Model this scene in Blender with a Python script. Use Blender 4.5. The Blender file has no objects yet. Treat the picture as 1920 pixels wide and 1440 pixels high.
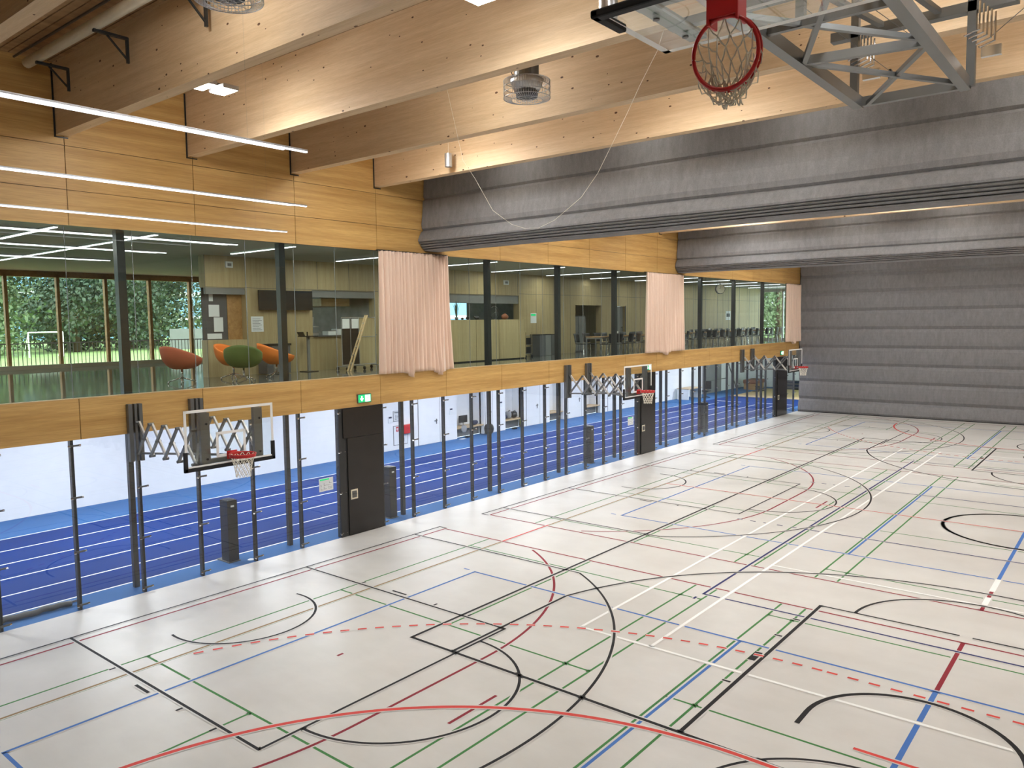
import bpy, math, random
from mathutils import Vector, Matrix
random.seed(7)
S = bpy.context.scene
C = S.collection
PI = math.pi

# ---------------------------------------------------------------- camera
cam_d = bpy.data.cameras.new('camera'); cam = bpy.data.objects.new('camera', cam_d); C.objects.link(cam)
cam_d.sensor_width = 36.0; cam_d.sensor_fit = 'HORIZONTAL'; cam_d.lens = 1457.76/1920*36
cam_d.clip_start = 0.05; cam_d.clip_end = 400
R_ = Vector((0.77546135, 0.63127962, -0.01207238)); U_ = Vector((-0.04166111, 0.07023613, 0.99666004)); F_ = Vector((-0.63001909, 0.77236839, -0.08076521))
M_ = Matrix(((R_.x, U_.x, -F_.x, 15.516), (R_.y, U_.y, -F_.y, 0.0), (R_.z, U_.z, -F_.z, 5.4), (0, 0, 0, 1)))
cam.matrix_world = M_
S.camera = cam

# ---------------------------------------------------------------- world, sun, exposure
w = bpy.data.worlds.new('daylight'); S.world = w; w.use_nodes = True
nt = w.node_tree; bg = nt.nodes['Background']
bg.inputs[0].default_value = (0.78, 0.89, 1.0, 1); bg.inputs[1].default_value = 2.6
sd = bpy.data.lights.new('sun', 'SUN'); sd.energy = 4.0; sd.angle = 0.02; sd.color = (1, .96, .88)
sun = bpy.data.objects.new('sun', sd); C.objects.link(sun)
sun.rotation_euler = Vector((-0.62, 0.45, -0.62)).to_track_quat('-Z', 'Y').to_euler(); sun.location = (-30, -20, 40)
S.view_settings.view_transform = 'Standard'; S.view_settings.look = 'None'
S.view_settings.gamma = 1; S.view_settings.use_curve_mapping = False
S.view_settings.exposure = 0.56

# ---------------------------------------------------------------- materials
def sr(c):
    return tuple(((v/255)/12.92 if v/255 <= .04045 else ((v/255+.055)/1.055)**2.4) for v in c)
MATS = {}
def new_mat(name):
    m = bpy.data.materials.new(name); m.use_nodes = True
    b = m.node_tree.nodes['Principled BSDF']
    return m, m.node_tree, b
def ramp(nt, fac, stops):
    r = nt.nodes.new('ShaderNodeValToRGB'); e = r.color_ramp.elements
    while len(e) < len(stops): e.new(0.5)
    for i, (p, c) in enumerate(stops):
        e[i].position = p; e[i].color = (*c, 1)
    nt.links.new(fac, r.inputs[0]); return r
def noise(nt, scale, detail=4, vec=(1, 1, 1), rough=.5):
    tc = nt.nodes.new('ShaderNodeNewGeometry'); mp = nt.nodes.new('ShaderNodeMapping'); mp.inputs['Scale'].default_value = vec
    nt.links.new(tc.outputs['Position'], mp.inputs[0])
    n = nt.nodes.new('ShaderNodeTexNoise'); n.inputs['Scale'].default_value = scale; n.inputs['Detail'].default_value = detail; n.inputs['Roughness'].default_value = rough
    nt.links.new(mp.outputs[0], n.inputs['Vector']); return n
def plain(name, c, rough=.5, metal=0.0, var=.06, vscale=3.0, spec=.5):
    m, nt, b = new_mat(name); c = sr(c)
    n = noise(nt, vscale)
    r = ramp(nt, n.outputs['Fac'], [(.3, tuple(v*(1-var) for v in c)), (.7, tuple(min(1, v*(1+var)) for v in c))])
    nt.links.new(r.outputs[0], b.inputs['Base Color'])
    b.inputs['Roughness'].default_value = rough; b.inputs['Metallic'].default_value = metal; b.inputs['Specular IOR Level'].default_value = spec
    MATS[name] = m; return m
def wood(name, c1, c2, grain=(.35, 9, 9), knots=False, var2=.80, rough=.55, wav=1.0, knotvec=(1, 1, 1), seed=0):
    m, nt, b = new_mat(name); c1 = sr(c1); c2 = sr(c2)
    n = noise(nt, 1.6*wav, 6, grain, .6)
    r = ramp(nt, n.outputs['Fac'], [(.3, c1), (.7, c2)])
    n2 = noise(nt, 6, 5, tuple(g*2.2 for g in grain), .65)
    r2 = ramp(nt, n2.outputs['Fac'], [(.3, (var2, var2-.02, var2-.06)), (.65, (1, 1, 1))])
    mx = nt.nodes.new('ShaderNodeMix'); mx.data_type = 'RGBA'; mx.blend_type = 'MULTIPLY'; mx.inputs[0].default_value = .8
    nt.links.new(r.outputs[0], mx.inputs[6]); nt.links.new(r2.outputs[0], mx.inputs[7]); out = mx.outputs[2]
    if knots:
        tc = nt.nodes.new('ShaderNodeNewGeometry'); mp = nt.nodes.new('ShaderNodeMapping'); mp.inputs['Scale'].default_value = knotvec
        nt.links.new(tc.outputs['Position'], mp.inputs[0])
        v = nt.nodes.new('ShaderNodeTexVoronoi'); v.inputs['Scale'].default_value = 5.2; nt.links.new(mp.outputs[0], v.inputs['Vector'])
        sep = nt.nodes.new('ShaderNodeSeparateColor'); nt.links.new(v.outputs['Color'], sep.inputs[0])
        pwr = nt.nodes.new('ShaderNodeMath'); pwr.operation = 'POWER'; pwr.inputs[1].default_value = 1.6; nt.links.new(sep.outputs[0], pwr.inputs[0])
        thr = nt.nodes.new('ShaderNodeMath'); thr.operation = 'MULTIPLY'; thr.inputs[1].default_value = .15; nt.links.new(pwr.outputs[0], thr.inputs[0])
        ls = nt.nodes.new('ShaderNodeMath'); ls.operation = 'LESS_THAN'; nt.links.new(v.outputs['Distance'], ls.inputs[0]); nt.links.new(thr.outputs[0], ls.inputs[1])
        mk = nt.nodes.new('ShaderNodeMix'); mk.data_type = 'RGBA'; nt.links.new(ls.outputs[0], mk.inputs[0]); nt.links.new(out, mk.inputs[6]); mk.inputs[7].default_value = (*sr((92, 62, 38)), 1)
        out = mk.outputs[2]
    nt.links.new(out, b.inputs['Base Color']); b.inputs['Roughness'].default_value = rough
    MATS[name] = m; return m
def emit(name, c, s):
    m, nt, b = new_mat(name); b.inputs['Base Color'].default_value = (*sr(c), 1)
    b.inputs['Emission Color'].default_value = (*sr(c), 1); b.inputs['Emission Strength'].default_value = s
    MATS[name] = m; return m
def glass(name, tint, gloss=.06, rough=.0):
    m = bpy.data.materials.new(name); m.use_nodes = True; nt = m.node_tree
    nt.nodes.remove(nt.nodes['Principled BSDF']); out = nt.nodes['Material Output']
    t = nt.nodes.new('ShaderNodeBsdfTransparent'); t.inputs[0].default_value = (*tint, 1)
    g = nt.nodes.new('ShaderNodeBsdfGlossy'); g.inputs['Roughness'].default_value = rough; g.inputs[0].default_value = (1, 1, 1, 1)
    f = nt.nodes.new('ShaderNodeLayerWeight'); f.inputs[0].default_value = .5
    pw = nt.nodes.new('ShaderNodeMath'); pw.operation = 'POWER'; pw.inputs[1].default_value = 5; nt.links.new(f.outputs['Facing'], pw.inputs[0])
    mu = nt.nodes.new('ShaderNodeMath'); mu.operation = 'MULTIPLY_ADD'; mu.inputs[1].default_value = gloss*.9; mu.inputs[2].default_value = gloss*.04; nt.links.new(pw.outputs[0], mu.inputs[0])
    mx = nt.nodes.new('ShaderNodeMixShader'); nt.links.new(mu.outputs[0], mx.inputs[0]); nt.links.new(t.outputs[0], mx.inputs[1]); nt.links.new(g.outputs[0], mx.inputs[2])
    nt.links.new(mx.outputs[0], out.inputs[0]); MATS[name] = m; return m

wood('panel', (216, 176, 110), (180, 138, 74), grain=(9, .16, 4.2), rough=.5, var2=.72)
wood('beam', (230, 204, 168), (212, 182, 142), grain=(.35, 9, 9), knots=True, knotvec=(.8, 1.2, 1.5), rough=.6)
wood('deck', (186, 150, 108), (150, 116, 78), grain=(5, .3, 5), rough=.7)
wood('foyer_wood', (188, 172, 134), (168, 150, 110), grain=(7, 7, .3), rough=.5)
wood('table_wood', (190, 150, 100), (160, 120, 76), grain=(1, 6, 6), rough=.4)
wood('bench_wood', (214, 190, 150), (190, 160, 120), grain=(6, 1, 6), rough=.4)
plain('white_wall', (232, 234, 236), .7, var=.02)
plain('ceiling_green', (150, 152, 138), .7, var=.03)
plain('blue_light', (60, 104, 156), .85, var=.05, vscale=1.2, spec=.15)
plain('blue_dark', (14, 49, 112), .85, var=.06, vscale=1.2, spec=.15)
plain('sand', (206, 178, 140), .9, var=.1, vscale=6)
plain('black', (30, 30, 31), .35)
plain('black_steel', (44, 46, 47), .35, var=.05)
plain('door_black', (34, 31, 29), .22, var=.12, vscale=2)
plain('rubber', (24, 25, 27), .7)
plain('steel', (124, 125, 124), .42, .6)
plain('dark_steel', (104, 105, 103), .45, .5)
plain('cream_steel', (206, 202, 194), .45, .3)
plain('chrome', (214, 214, 214), .12, 1.0, var=.01)
plain('alu', (190, 192, 194), .35, .8)
plain('red_rim', (190, 36, 38), .35)
plain('white_paint', (240, 240, 236), .5, var=.01)
plain('net', (232, 226, 210), .8, var=.02)
plain('cream', (214, 206, 184), .7)
plain('grey_fabric', (110, 104, 100), .9)
plain('grey_dark', (84, 86, 90), .6)
plain('shutter', (128, 130, 130), .5, .2)
plain('orange', (218, 118, 40), .7)
plain('green_fabric', (96, 116, 58), .75)
plain('coral', (184, 94, 66), .7)
plain('paper', (226, 230, 232), .8, var=.02)
plain('ink', (70, 80, 84), .8)
plain('sign_red', (196, 30, 36), .4)
plain('stone', (140, 136, 136), .5, var=.25, vscale=2.5)
plain('leaf', (98, 118, 84), .7, var=.4, vscale=2.0)
plain('leaf_dark', (66, 84, 66), .7, var=.4, vscale=2.0)
plain('leaf_light', (146, 160, 112), .7, var=.35, vscale=2.0)
plain('bark', (86, 70, 56), .9)
plain('grass', (150, 176, 108), .9, var=.15, vscale=1.5)
plain('clay', (196, 112, 92), .9)
plain('concrete', (186, 188, 190), .8)
plain('brown_leather', (128, 78, 50), .6)
plain('lime', (190, 214, 60), .7)
plain('navy_cloth', (44, 52, 76), .9)
plain('grey_cloth', (140, 142, 144), .9)
plain('blue_glazing', (120, 160, 190), .2)
emit('led', (246, 248, 255), 2.2); emit('led_soft', (246, 248, 255), 1.5)
emit('flood', (255, 252, 244), 14.0)
emit('exit_green', (20, 160, 96), 1.0)
emit('exit_white', (240, 255, 248), 1.6)
emit('screen', (6, 7, 9), .02)
glass('glass', (.91, .955, .93), .7)
glass('glass_clear', (.96, .975, .97), .8)
glass('board_glass', (.93, .95, .94), .8)
def floor_mat():
    m, nt, b = new_mat('sports_floor')
    n = noise(nt, .55, 5, (1, 1, 1), .6); r = ramp(nt, n.outputs['Fac'], [(.3, sr((204, 201, 194))), (.7, sr((218, 216, 210)))])
    n2 = noise(nt, 2.2, 4, (.5, 1.5, 1), .6); r2 = ramp(nt, n2.outputs['Fac'], [(.35, (.955, .95, .945)), (.7, (1, 1, 1))])
    mx = nt.nodes.new('ShaderNodeMix'); mx.data_type = 'RGBA'; mx.blend_type = 'MULTIPLY'; mx.inputs[0].default_value = 1
    nt.links.new(r.outputs[0], mx.inputs[6]); nt.links.new(r2.outputs[0], mx.inputs[7]); nt.links.new(mx.outputs[2], b.inputs['Base Color'])
    r3 = ramp(nt, n2.outputs['Fac'], [(.3, (.30,)*3), (.7, (.42,)*3)]); nt.links.new(r3.outputs[0], b.inputs['Roughness'])
    b.inputs['Specular IOR Level'].default_value = .5; MATS['floor'] = m
floor_mat()
def foyer_floor_mat():
    m, nt, b = new_mat('foyer_floor'); n = noise(nt, 1.4, 5)
    r = ramp(nt, n.outputs['Fac'], [(.3, sr((88, 90, 84))), (.7, sr((104, 106, 100)))]); nt.links.new(r.outputs[0], b.inputs['Base Color'])
    b.inputs['Roughness'].default_value = .07; MATS['foyer_floor'] = m
foyer_floor_mat()
def curtain_mat():
    m, nt, b = new_mat('divider_fabric')
    n = noise(nt, 1.6, 9, (4.5, 4.5, 1.3), .78); r = ramp(nt, n.outputs['Fac'], [(.3, sr((118, 117, 119))), (.72, sr((142, 141, 143)))])
    n2 = noise(nt, 55, 2, (1, 1, 1), .5); r2 = ramp(nt, n2.outputs['Fac'], [(.35, (.84, .84, .84)), (.65, (1, 1, 1))])
    mx = nt.nodes.new('ShaderNodeMix'); mx.data_type = 'RGBA'; mx.blend_type = 'MULTIPLY'; mx.inputs[0].default_value = .8
    nt.links.new(r.outputs[0], mx.inputs[6]); nt.links.new(r2.outputs[0], mx.inputs[7]); nt.links.new(mx.outputs[2], b.inputs['Base Color'])
    b.inputs['Roughness'].default_value = .75; MATS['divider'] = m
curtain_mat()
def drape_mat():
    m, nt, b = new_mat('satin'); b.inputs['Base Color'].default_value = (*sr((226, 200, 180)), 1); b.inputs['Roughness'].default_value = .45
    b.inputs['Sheen Weight'].default_value = .3; MATS['satin'] = m
drape_mat()

# ---------------------------------------------------------------- mesh helpers
ORD = 'first second third fourth fifth sixth seventh eighth ninth tenth eleventh twelfth thirteenth fourteenth fifteenth sixteenth seventeenth eighteenth nineteenth twentieth'.split()
SPLIT = {'wire_cage_x', 'cross_rail', 'clamp_cap', 'pivot_pin', 'diagonal_brace', 'lift_arm', 'wall_channel', 'bolt', 'side_rail', 'rail', 'leg', 'caster', 'support_crossbar', 'cross_brace', 'black_crate', 'steel_cable', 'suspension_wire', 'cable_pulley', 'apron', 'back_support', 'side_panel', 'pull_cord_clip', 'step', 'hinge_hook', 'foot', 'board_frame', 'door_gap', 'blue_panel'}
class MB:
    def __init__(s): s.v = []; s.f = []
    def quad(s, a, b, c, d): i = len(s.v); s.v += [a, b, c, d]; s.f.append((i, i+1, i+2, i+3)); return s
    def box(s, x0, x1, y0, y1, z0, z1):
        if x0 > x1: x0, x1 = x1, x0
        if y0 > y1: y0, y1 = y1, y0
        if z0 > z1: z0, z1 = z1, z0
        i = len(s.v); s.v += [(x, y, z) for z in (z0, z1) for y in (y0, y1) for x in (x0, x1)]
        s.f += [(i, i+2, i+3, i+1), (i+4, i+5, i+7, i+6), (i, i+1, i+5, i+4), (i+2, i+6, i+7, i+3), (i, i+4, i+6, i+2), (i+1, i+3, i+7, i+5)]; return s
    def bar(s, p, q, w, h=None, up=(0, 0, 1)):
        h = h or w; p = Vector(p); q = Vector(q); d = (q-p).normalized(); up = Vector(up)
        if abs(d.dot(up)) > .98: up = Vector((1, 0, 0))
        a = d.cross(up).normalized()*w/2; b = a.cross(d).normalized()*h/2; i = len(s.v)
        s.v += [tuple(c+x) for c in (p, q) for x in (-a-b, a-b, a+b, -a+b)]
        s.f += [(i+3, i+2, i+1, i), (i+4, i+5, i+6, i+7)] + [(i+k, i+(k+1) % 4, i+4+(k+1) % 4, i+4+k) for k in range(4)]; return s
    def tube(s, pts, r, n=8, closed=False, cap=True):
        pts = [Vector(p) for p in pts]; N = len(pts); base = len(s.v); prev = None
        for k, p in enumerate(pts):
            if closed: d = (pts[(k+1) % N]-pts[k-1]).normalized()
            else: d = (pts[min(k+1, N-1)]-pts[max(k-1, 0)]).normalized()
            if prev is None:
                a = d.cross(Vector((0, 0, 1)));
                if a.length < .05: a = d.cross(Vector((1, 0, 0)))
                a.normalize()
            else:
                a = (prev-d*prev.dot(d));
                a = a.normalized() if a.length > 1e-6 else d.orthogonal().normalized()
            prev = a; b = d.cross(a); rr = r[k] if isinstance(r, (list, tuple)) else r
            s.v += [tuple(p+(a*math.cos(t)+b*math.sin(t))*rr) for t in [2*PI*j/n for j in range(n)]]
        for k in range(N if closed else N-1):
            k2 = (k+1) % N
            for j in range(n): s.f.append((base+k*n+j, base+k*n+(j+1) % n, base+k2*n+(j+1) % n, base+k2*n+j))
        if cap and not closed:
            s.f.append(tuple(base+j for j in reversed(range(n)))); s.f.append(tuple(base+(N-1)*n+j for j in range(n)))
        return s
    def cyl(s, p, q, r, n=16): return s.tube([p, q], r, n)
    def lathe(s, prof, c=(0, 0, 0), n=24, a0=0, a1=2*PI):
        i = len(s.v); full = abs(a1-a0-2*PI) < 1e-6; m = n if full else n+1
        for r, z in prof:
            for j in range(m):
                t = a0+(a1-a0)*j/n; s.v.append((c[0]+r*math.cos(t), c[1]+r*math.sin(t), c[2]+z))
        for k in range(len(prof)-1):
            for j in range(n):
                j2 = (j+1) % m; s.f.append((i+k*m+j, i+k*m+j2, i+(k+1)*m+j2, i+(k+1)*m+j))
        return s
    def prof_x(s, prof, x0, x1, closed=True, nx=1, fn=None):
        i = len(s.v); n = len(prof)
        for k in range(nx+1):
            x = x0+(x1-x0)*k/nx
            for j, (y, z) in enumerate(prof):
                dy, dz = fn(x, j) if fn else (0, 0); s.v.append((x, y+dy, z+dz))
        for k in range(nx):
            for j in range(n if closed else n-1):
                j2 = (j+1) % n; s.f.append((i+k*n+j, i+k*n+j2, i+(k+1)*n+j2, i+(k+1)*n+j))
        if closed: s.f.append(tuple(i+j for j in reversed(range(n)))); s.f.append(tuple(i+nx*n+j for j in range(n)))
        return s
    def grid(s, fn, nu, nv):
        i = len(s.v)
        for a in range(nu+1):
            for b in range(nv+1): s.v.append(tuple(fn(a/nu, b/nv)))
        for a in range(nu):
            for b in range(nv): s.f.append((i+a*(nv+1)+b, i+(a+1)*(nv+1)+b, i+(a+1)*(nv+1)+b+1, i+a*(nv+1)+b+1))
        return s
    def islands(s):
        p = list(range(len(s.v)))
        def find(i):
            while p[i] != i: p[i] = p[p[i]]; i = p[i]
            return i
        for f in s.f:
            r = find(f[0])
            for j in f[1:]: p[find(j)] = r
        out = {}
        for f in s.f: out.setdefault(find(f[0]), []).append(f)
        res = []
        for fs in out.values():
            ids = sorted({j for f in fs for j in f}); mp = {j: k for k, j in enumerate(ids)}
            m = MB(); m.v = [s.v[j] for j in ids]; m.f = [tuple(mp[j] for j in f) for f in fs]; res.append(m)
        return res
    def build(s, name, mat, parent=None, smooth=False, bevel=0, world=False, solid=0):
        if name in SPLIT and parent is not None:
            isl = s.islands()
            if len(isl) > 1:
                for m in isl: o = m._build(name, mat, parent, smooth, bevel, world, solid)
                return o
        return s._build(name, mat, parent, smooth, bevel, world, solid)
    def _build(s, name, mat, parent=None, smooth=False, bevel=0, world=False, solid=0):
        off = Vector(parent.location) if (parent is not None and world) else Vector((0, 0, 0))
        if parent is not None and world and parent.parent is not None: off = off+Vector(parent.parent.location)
        me = bpy.data.meshes.new(name); me.from_pydata([tuple(Vector(v)-off) for v in s.v], [], s.f)
        for m in (mat if isinstance(mat, (list, tuple)) else [mat]): me.materials.append(MATS[m] if isinstance(m, str) else m)
        if smooth:
            for p in me.polygons: p.use_smooth = True
        me.update()
        o = bpy.data.objects.new(name, me); C.objects.link(o)
        if parent is not None: o.parent = parent
        if bevel:
            b = o.modifiers.new('bevel', 'BEVEL'); b.width = bevel; b.segments = 2; b.limit_method = 'ANGLE'
        if solid:
            b = o.modifiers.new('thick', 'SOLIDIFY'); b.thickness = solid; b.offset = 0
        return o
def tag(o, label, cat, group=None, kind=None):
    o['label'] = label; o['category'] = cat
    if group: o['group'] = group
    if kind: o['kind'] = kind
    return o
def thing(name, label, cat, loc=(0, 0, 0), group=None, rz=0):
    o = bpy.data.objects.new(name, None); C.objects.link(o); o.location = loc; o.rotation_euler = (0, 0, rz)
    o.empty_display_size = .1
    return tag(o, label, cat, group)
def struct(o, label=None, cat=None):
    o['kind'] = 'structure'
    if label: o['label'] = label
    if cat: o['category'] = cat
    return o
def copy_tree(o, parent=None):
    c = o.copy(); C.objects.link(c)
    if parent is not None: c.parent = parent
    for ch in [x for x in KIDS(o)]: copy_tree(ch, c)
    return c
def KIDS(o): return [x for x in bpy.data.objects if x.parent == o]
def dup(o, loc, label=None, rz=None):
    c = copy_tree(o); c.location = loc
    if rz is not None: c.rotation_euler = (0, 0, rz)
    if label: c['label'] = label
    return c
def area(name, loc, sx, sy, power, color=(1, 1, 1), parent=None, rot=(0, 0, 0)):
    l = bpy.data.lights.new(name, 'AREA'); l.shape = 'RECTANGLE'; l.size = sx; l.size_y = sy; l.energy = power; l.color = color
    o = bpy.data.objects.new(name, l); C.objects.link(o); o.location = loc; o.rotation_euler = rot
    if parent: o.parent = parent
    return o

HX = 26.76; ZB = 8.88; ZR = 10.15; FZ = 3.95; SP0, SP1 = 3.27, 4.04; GT = 7.26; CZ = 7.30; YF = 45.3
# ---------------------------------------------------------------- setting
fl = struct(MB().box(-.02, HX+.3, -.6, YF+1.5, -.3, 0).build('floor', 'floor'), 'pale grey beige sports hall floor covered in coloured court lines', 'floor')

def strip(mb, x0, y0, x1, y1, wd, z):
    d = Vector((x1-x0, y1-y0, 0)).normalized(); n = Vector((-d.y, d.x, 0))*wd/2; e = d*0
    a = Vector((x0, y0, z)); b = Vector((x1, y1, z))
    mb.quad(tuple(a-n-e), tuple(b-n+e), tuple(b+n+e), tuple(a+n-e))
def arc(mb, cx, cy, r, a0, a1, wd, z, ok=None):
    n = max(6, int(abs(a1-a0)*r/.12))
    for k in range(n):
        t0 = a0+(a1-a0)*k/n; t1 = a0+(a1-a0)*(k+1)/n
        if ok and not ok(cx+r*math.cos(t0), cy+r*math.sin(t0)): continue
        mb.quad(*[(cx+q*math.cos(t), cy+q*math.sin(t), z) for q, t in ((r-wd/2, t0), (r+wd/2, t0), (r+wd/2, t1), (r-wd/2, t1))])
LAYERS = {}
ZL = ['green', 'brown', 'darkred', 'blue', 'navy', 'white', 'black', 'red']
LC = {'green': (66, 128, 66), 'blue': (70, 116, 186), 'brown': (150, 124, 84), 'darkred': (140, 34, 48), 'navy': (34, 40, 98), 'white': (246, 246, 242), 'black': (26, 25, 27), 'red': (214, 74, 66)}
for i, k in enumerate(ZL):
    LAYERS[k] = (MB(), MB(), .0006+.0007*i); plain('paint_'+k, LC[k], .6, var=.03, spec=.25)
W = .05
def L(c, x0, y0, x1, y1, wd=W):
    m, g, z = LAYERS[c]; strip(m, x0, y0, x1, y1, wd, z+.0003)
    strip(g, x0, y0, x1, y1, wd+.05, z)
def A(c, cx, cy, r, a0, a1, wd=W):
    m, g, z = LAYERS[c]; arc(m, cx, cy, r, math.radians(a0), math.radians(a1), wd, z+.0003); arc(g, cx, cy, r, math.radians(a0), math.radians(a1), wd+.05, z)
def rect(c, x0, x1, y0, y1, wd=W):
    L(c, x0, y0-wd/2, x0, y1+wd/2, wd); L(c, x1, y0-wd/2, x1, y1+wd/2, wd); L(c, x0, y0, x1, y0, wd); L(c, x0, y1, x1, y1, wd)
MX = 2*13.38
for k in range(3):
    yc = 7.73+15.05*k; y0, y1 = yc-6.62, yc+6.62
    # badminton, three side by side
    for (a, b) in ((3.04, 9.07), (10.37, 16.39), (17.69, 23.72)):
        rect('green', a, b, y0, y1, .04)
        for x in (a+.45, b-.45): L('green', x, y0, x, y1, .04)
        for y in (yc-1.98, yc+1.98, y0+.74, y1-.74): L('green', a, y, b, y, .04)
        m = (a+b)/2; L('green', m, y0, m, yc-1.98, .04); L('green', m, yc+1.98, m, y1, .04)
    # volleyball
    rect('blue', 4.46, MX-4.46, yc-4.5, yc+4.47)
    for x in (10.45, MX-10.45): L('blue', x, yc-4.5, x, yc+4.47)
    L('blue', 13.38, yc-4.5, 13.38, yc+4.47, .07)
    for s in (0, 1):
        X = (lambda x: x) if s == 0 else (lambda x: MX-x)
        for dy in (-1, 1): L('blue', X(4.12), yc+dy*4.5, X(4.28), yc+dy*4.5, .04)
    # small handball, dark red
    rect('darkred', 1.49, MX-1.49, y0, y1)
    L('darkred', 13.38, y0, 13.38, y1, .065)
    for s in (0, 1):
        X = (lambda x: x) if s == 0 else (lambda x: MX-x)
        a0, a1 = ((-60, 0), (0, 60)) if s == 0 else ((180, 240), (120, 180))
        A('darkred', X(1.47), yc-1.3, 6.0, a0[0], a0[1]); A('darkred', X(1.47), yc+1.3, 6.0, a1[0], a1[1])
        L('darkred', X(7.47), yc-1.3, X(7.47), yc+1.3)
        L('darkred', X(8.44), yc-.5, X(8.44), yc+.5); L('darkred', X(5.52), yc-.06, X(5.52), yc+.06)
    # basketball across the hall, black
    for x, d in ((1.24, .25), (MX-1.24, -.25)):
        L('black', x, yc-6.7, x, yc+6.7, .045)
        for dy in (-6.68, 6.68): L('black', x, yc+dy, x+d, yc+dy, .045)
    A('black', 13.38, yc, 1.8, 0, 360, .045)
    for s in (0, 1):
        X = (lambda x: x) if s == 0 else (lambda x: MX-x)
        for dy in (-1, 1):
            L('black', X(1.24), yc+dy*2.45, X(7.0), yc+dy*2.45, .045)
            L('black', X(1.24), yc+dy*5.76, X(6.34), yc+dy*5.76, .045)
            L('black', X(3.93), yc+dy*2.58, X(4.33), yc+dy*2.58, .05)
            for x in (3.08, 5.17, 6.06): L('black', X(x), yc+dy*2.5, X(x), yc+dy*2.6, .045)
        L('black', X(6.98), yc-2.45, X(6.98), yc+2.45, .045)
        h = lambda a, b: (a, b) if s == 0 else (180-b, 180-a)
        A('black', X(6.98), yc, 1.79, *h(-90, 90), .045); A('black', X(2.7), yc, 1.3, *h(-98, 98), .045)
        A('black', X(2.83), yc, 6.73, *h(-58.6, 58.6), .045)
# the long courts
rect('brown', 3.45, MX-3.45, 2.93, 45.54-2.93)
for y0, y1 in ((14.35, 16.24), (29.4, 31.29)):
    for x in (3.45, MX-3.45): L('red', x, y0, x, y1)
L('red', 3.45, 22.77, MX-3.45, 22.77, .045)
for s in (0, 1):
    Y = (lambda y: y) if s == 0 else (lambda y: 45.54-y)
    for r, dash in ((5.96, 0), (8.96, 1)):
        if not dash:
            if s == 0: A('red', 11.88, 2.93, r, 90, 180, .07); A('red', 14.88, 2.93, r, 0, 90, .07)
            else: A('red', 11.88, 42.61, r, 180, 270, .07); A('red', 14.88, 42.61, r, 270, 360, .07)
            L('red', 11.88, Y(8.89), 14.88, Y(8.89), .07)
        else:
            st = math.degrees(.30/r); dd = math.degrees(.155/r)
            for q in range(int(70/st)):
                a = 90+q*st
                for cx, f in ((11.88, 1), (14.88, -1)):
                    t0, t1 = (a, a+dd)
                    if f < 0: t0, t1 = 180-t1, 180-t0
                    if s: t0, t1 = -t1, -t0
                    A('red', cx, Y(2.93), r, t0, t1, .055)
            for q in range(10): x = 11.95+q*.30; L('red', x, Y(11.89), x+.155, Y(11.89), .055)
    L('red', 12.88, Y(9.92), 13.88, Y(9.92), .06)
    # main basketball
    for x in (10.99, MX-10.99):
        L('black', x, Y(8.93), x, Y(14.66), .06)
    L('black', 10.99, Y(14.64), 13.28, Y(14.64), .05); L('black', 13.47, Y(14.64), 15.77, Y(14.64), .05)
    g = (lambda a, b: (a, b)) if s == 0 else (lambda a, b: (-b, -a))
    A('black', 13.38, Y(14.64), 1.78, *g(0, 180), .055)
    A('black', 13.38, Y(10.5), 1.27, *g(0, 180), .07); L('black', 12.11, Y(10.1), 12.11, Y(10.5), .07); L('black', 14.65, Y(10.1), 14.65, Y(10.5), .07)
    A('black', 13.38, Y(10.5), 6.7, *g(14.4, 165.6), .055)
    for x in (6.89, MX-6.89): L('black', x, Y(8.93), x, Y(12.16), .055)
    for x, d in ((10.93, -1), (MX-10.93, 1)):
        for y in (10.68, 12.8, 13.69): L('black', x, Y(y), x+d*.13, Y(y), .05)
        L('black', x, Y(11.77), x+d*.12, Y(11.77), .36)
    for y in (13.95,): L('navy', 8.93, Y(13.55), 8.93, Y(13.68), .05)
    for q in range(5):
        for x in (7.15+q*.36, MX-7.15-q*.36-.15): L('navy', x, Y(19.82), x+.15, Y(19.82), .05)
    L('white', 9.4, Y(16.47), MX-9.4, Y(16.47), .05)
rect('black', 5.94, MX-5.94, 8.93, 45.54-8.93, .06)
A('black', 13.38, 22.77, 1.8, 0, 360, .06)
rect('navy', 8.97, MX-8.97, 13.9, 31.64)
for y in (19.82, 25.72): L('navy', 8.97, y, MX-8.97, y)
rect('white', 7.99, MX-7.99, 11.08, 34.46, .055)
for x in (9.37, MX-9.37): L('white', x, 11.08, x, 34.46, .055)
L('white', 13.38, 16.47, 13.38, 17.0, .1); L('white', 13.38, 17.4, 13.38, 18.3, .1)
MATS['floor_margin'] = MATS['floor']
NM = {'darkred': 'dark_red', 'navy': 'navy', 'red': 'bright_red'}
for c in ZL:
    m, g, z = LAYERS[c]; nm = NM.get(c, c)
    g.build(nm+'_line_margin', 'floor', fl); o = m.build(nm+'_court_lines', 'paint_'+c, fl)

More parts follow.
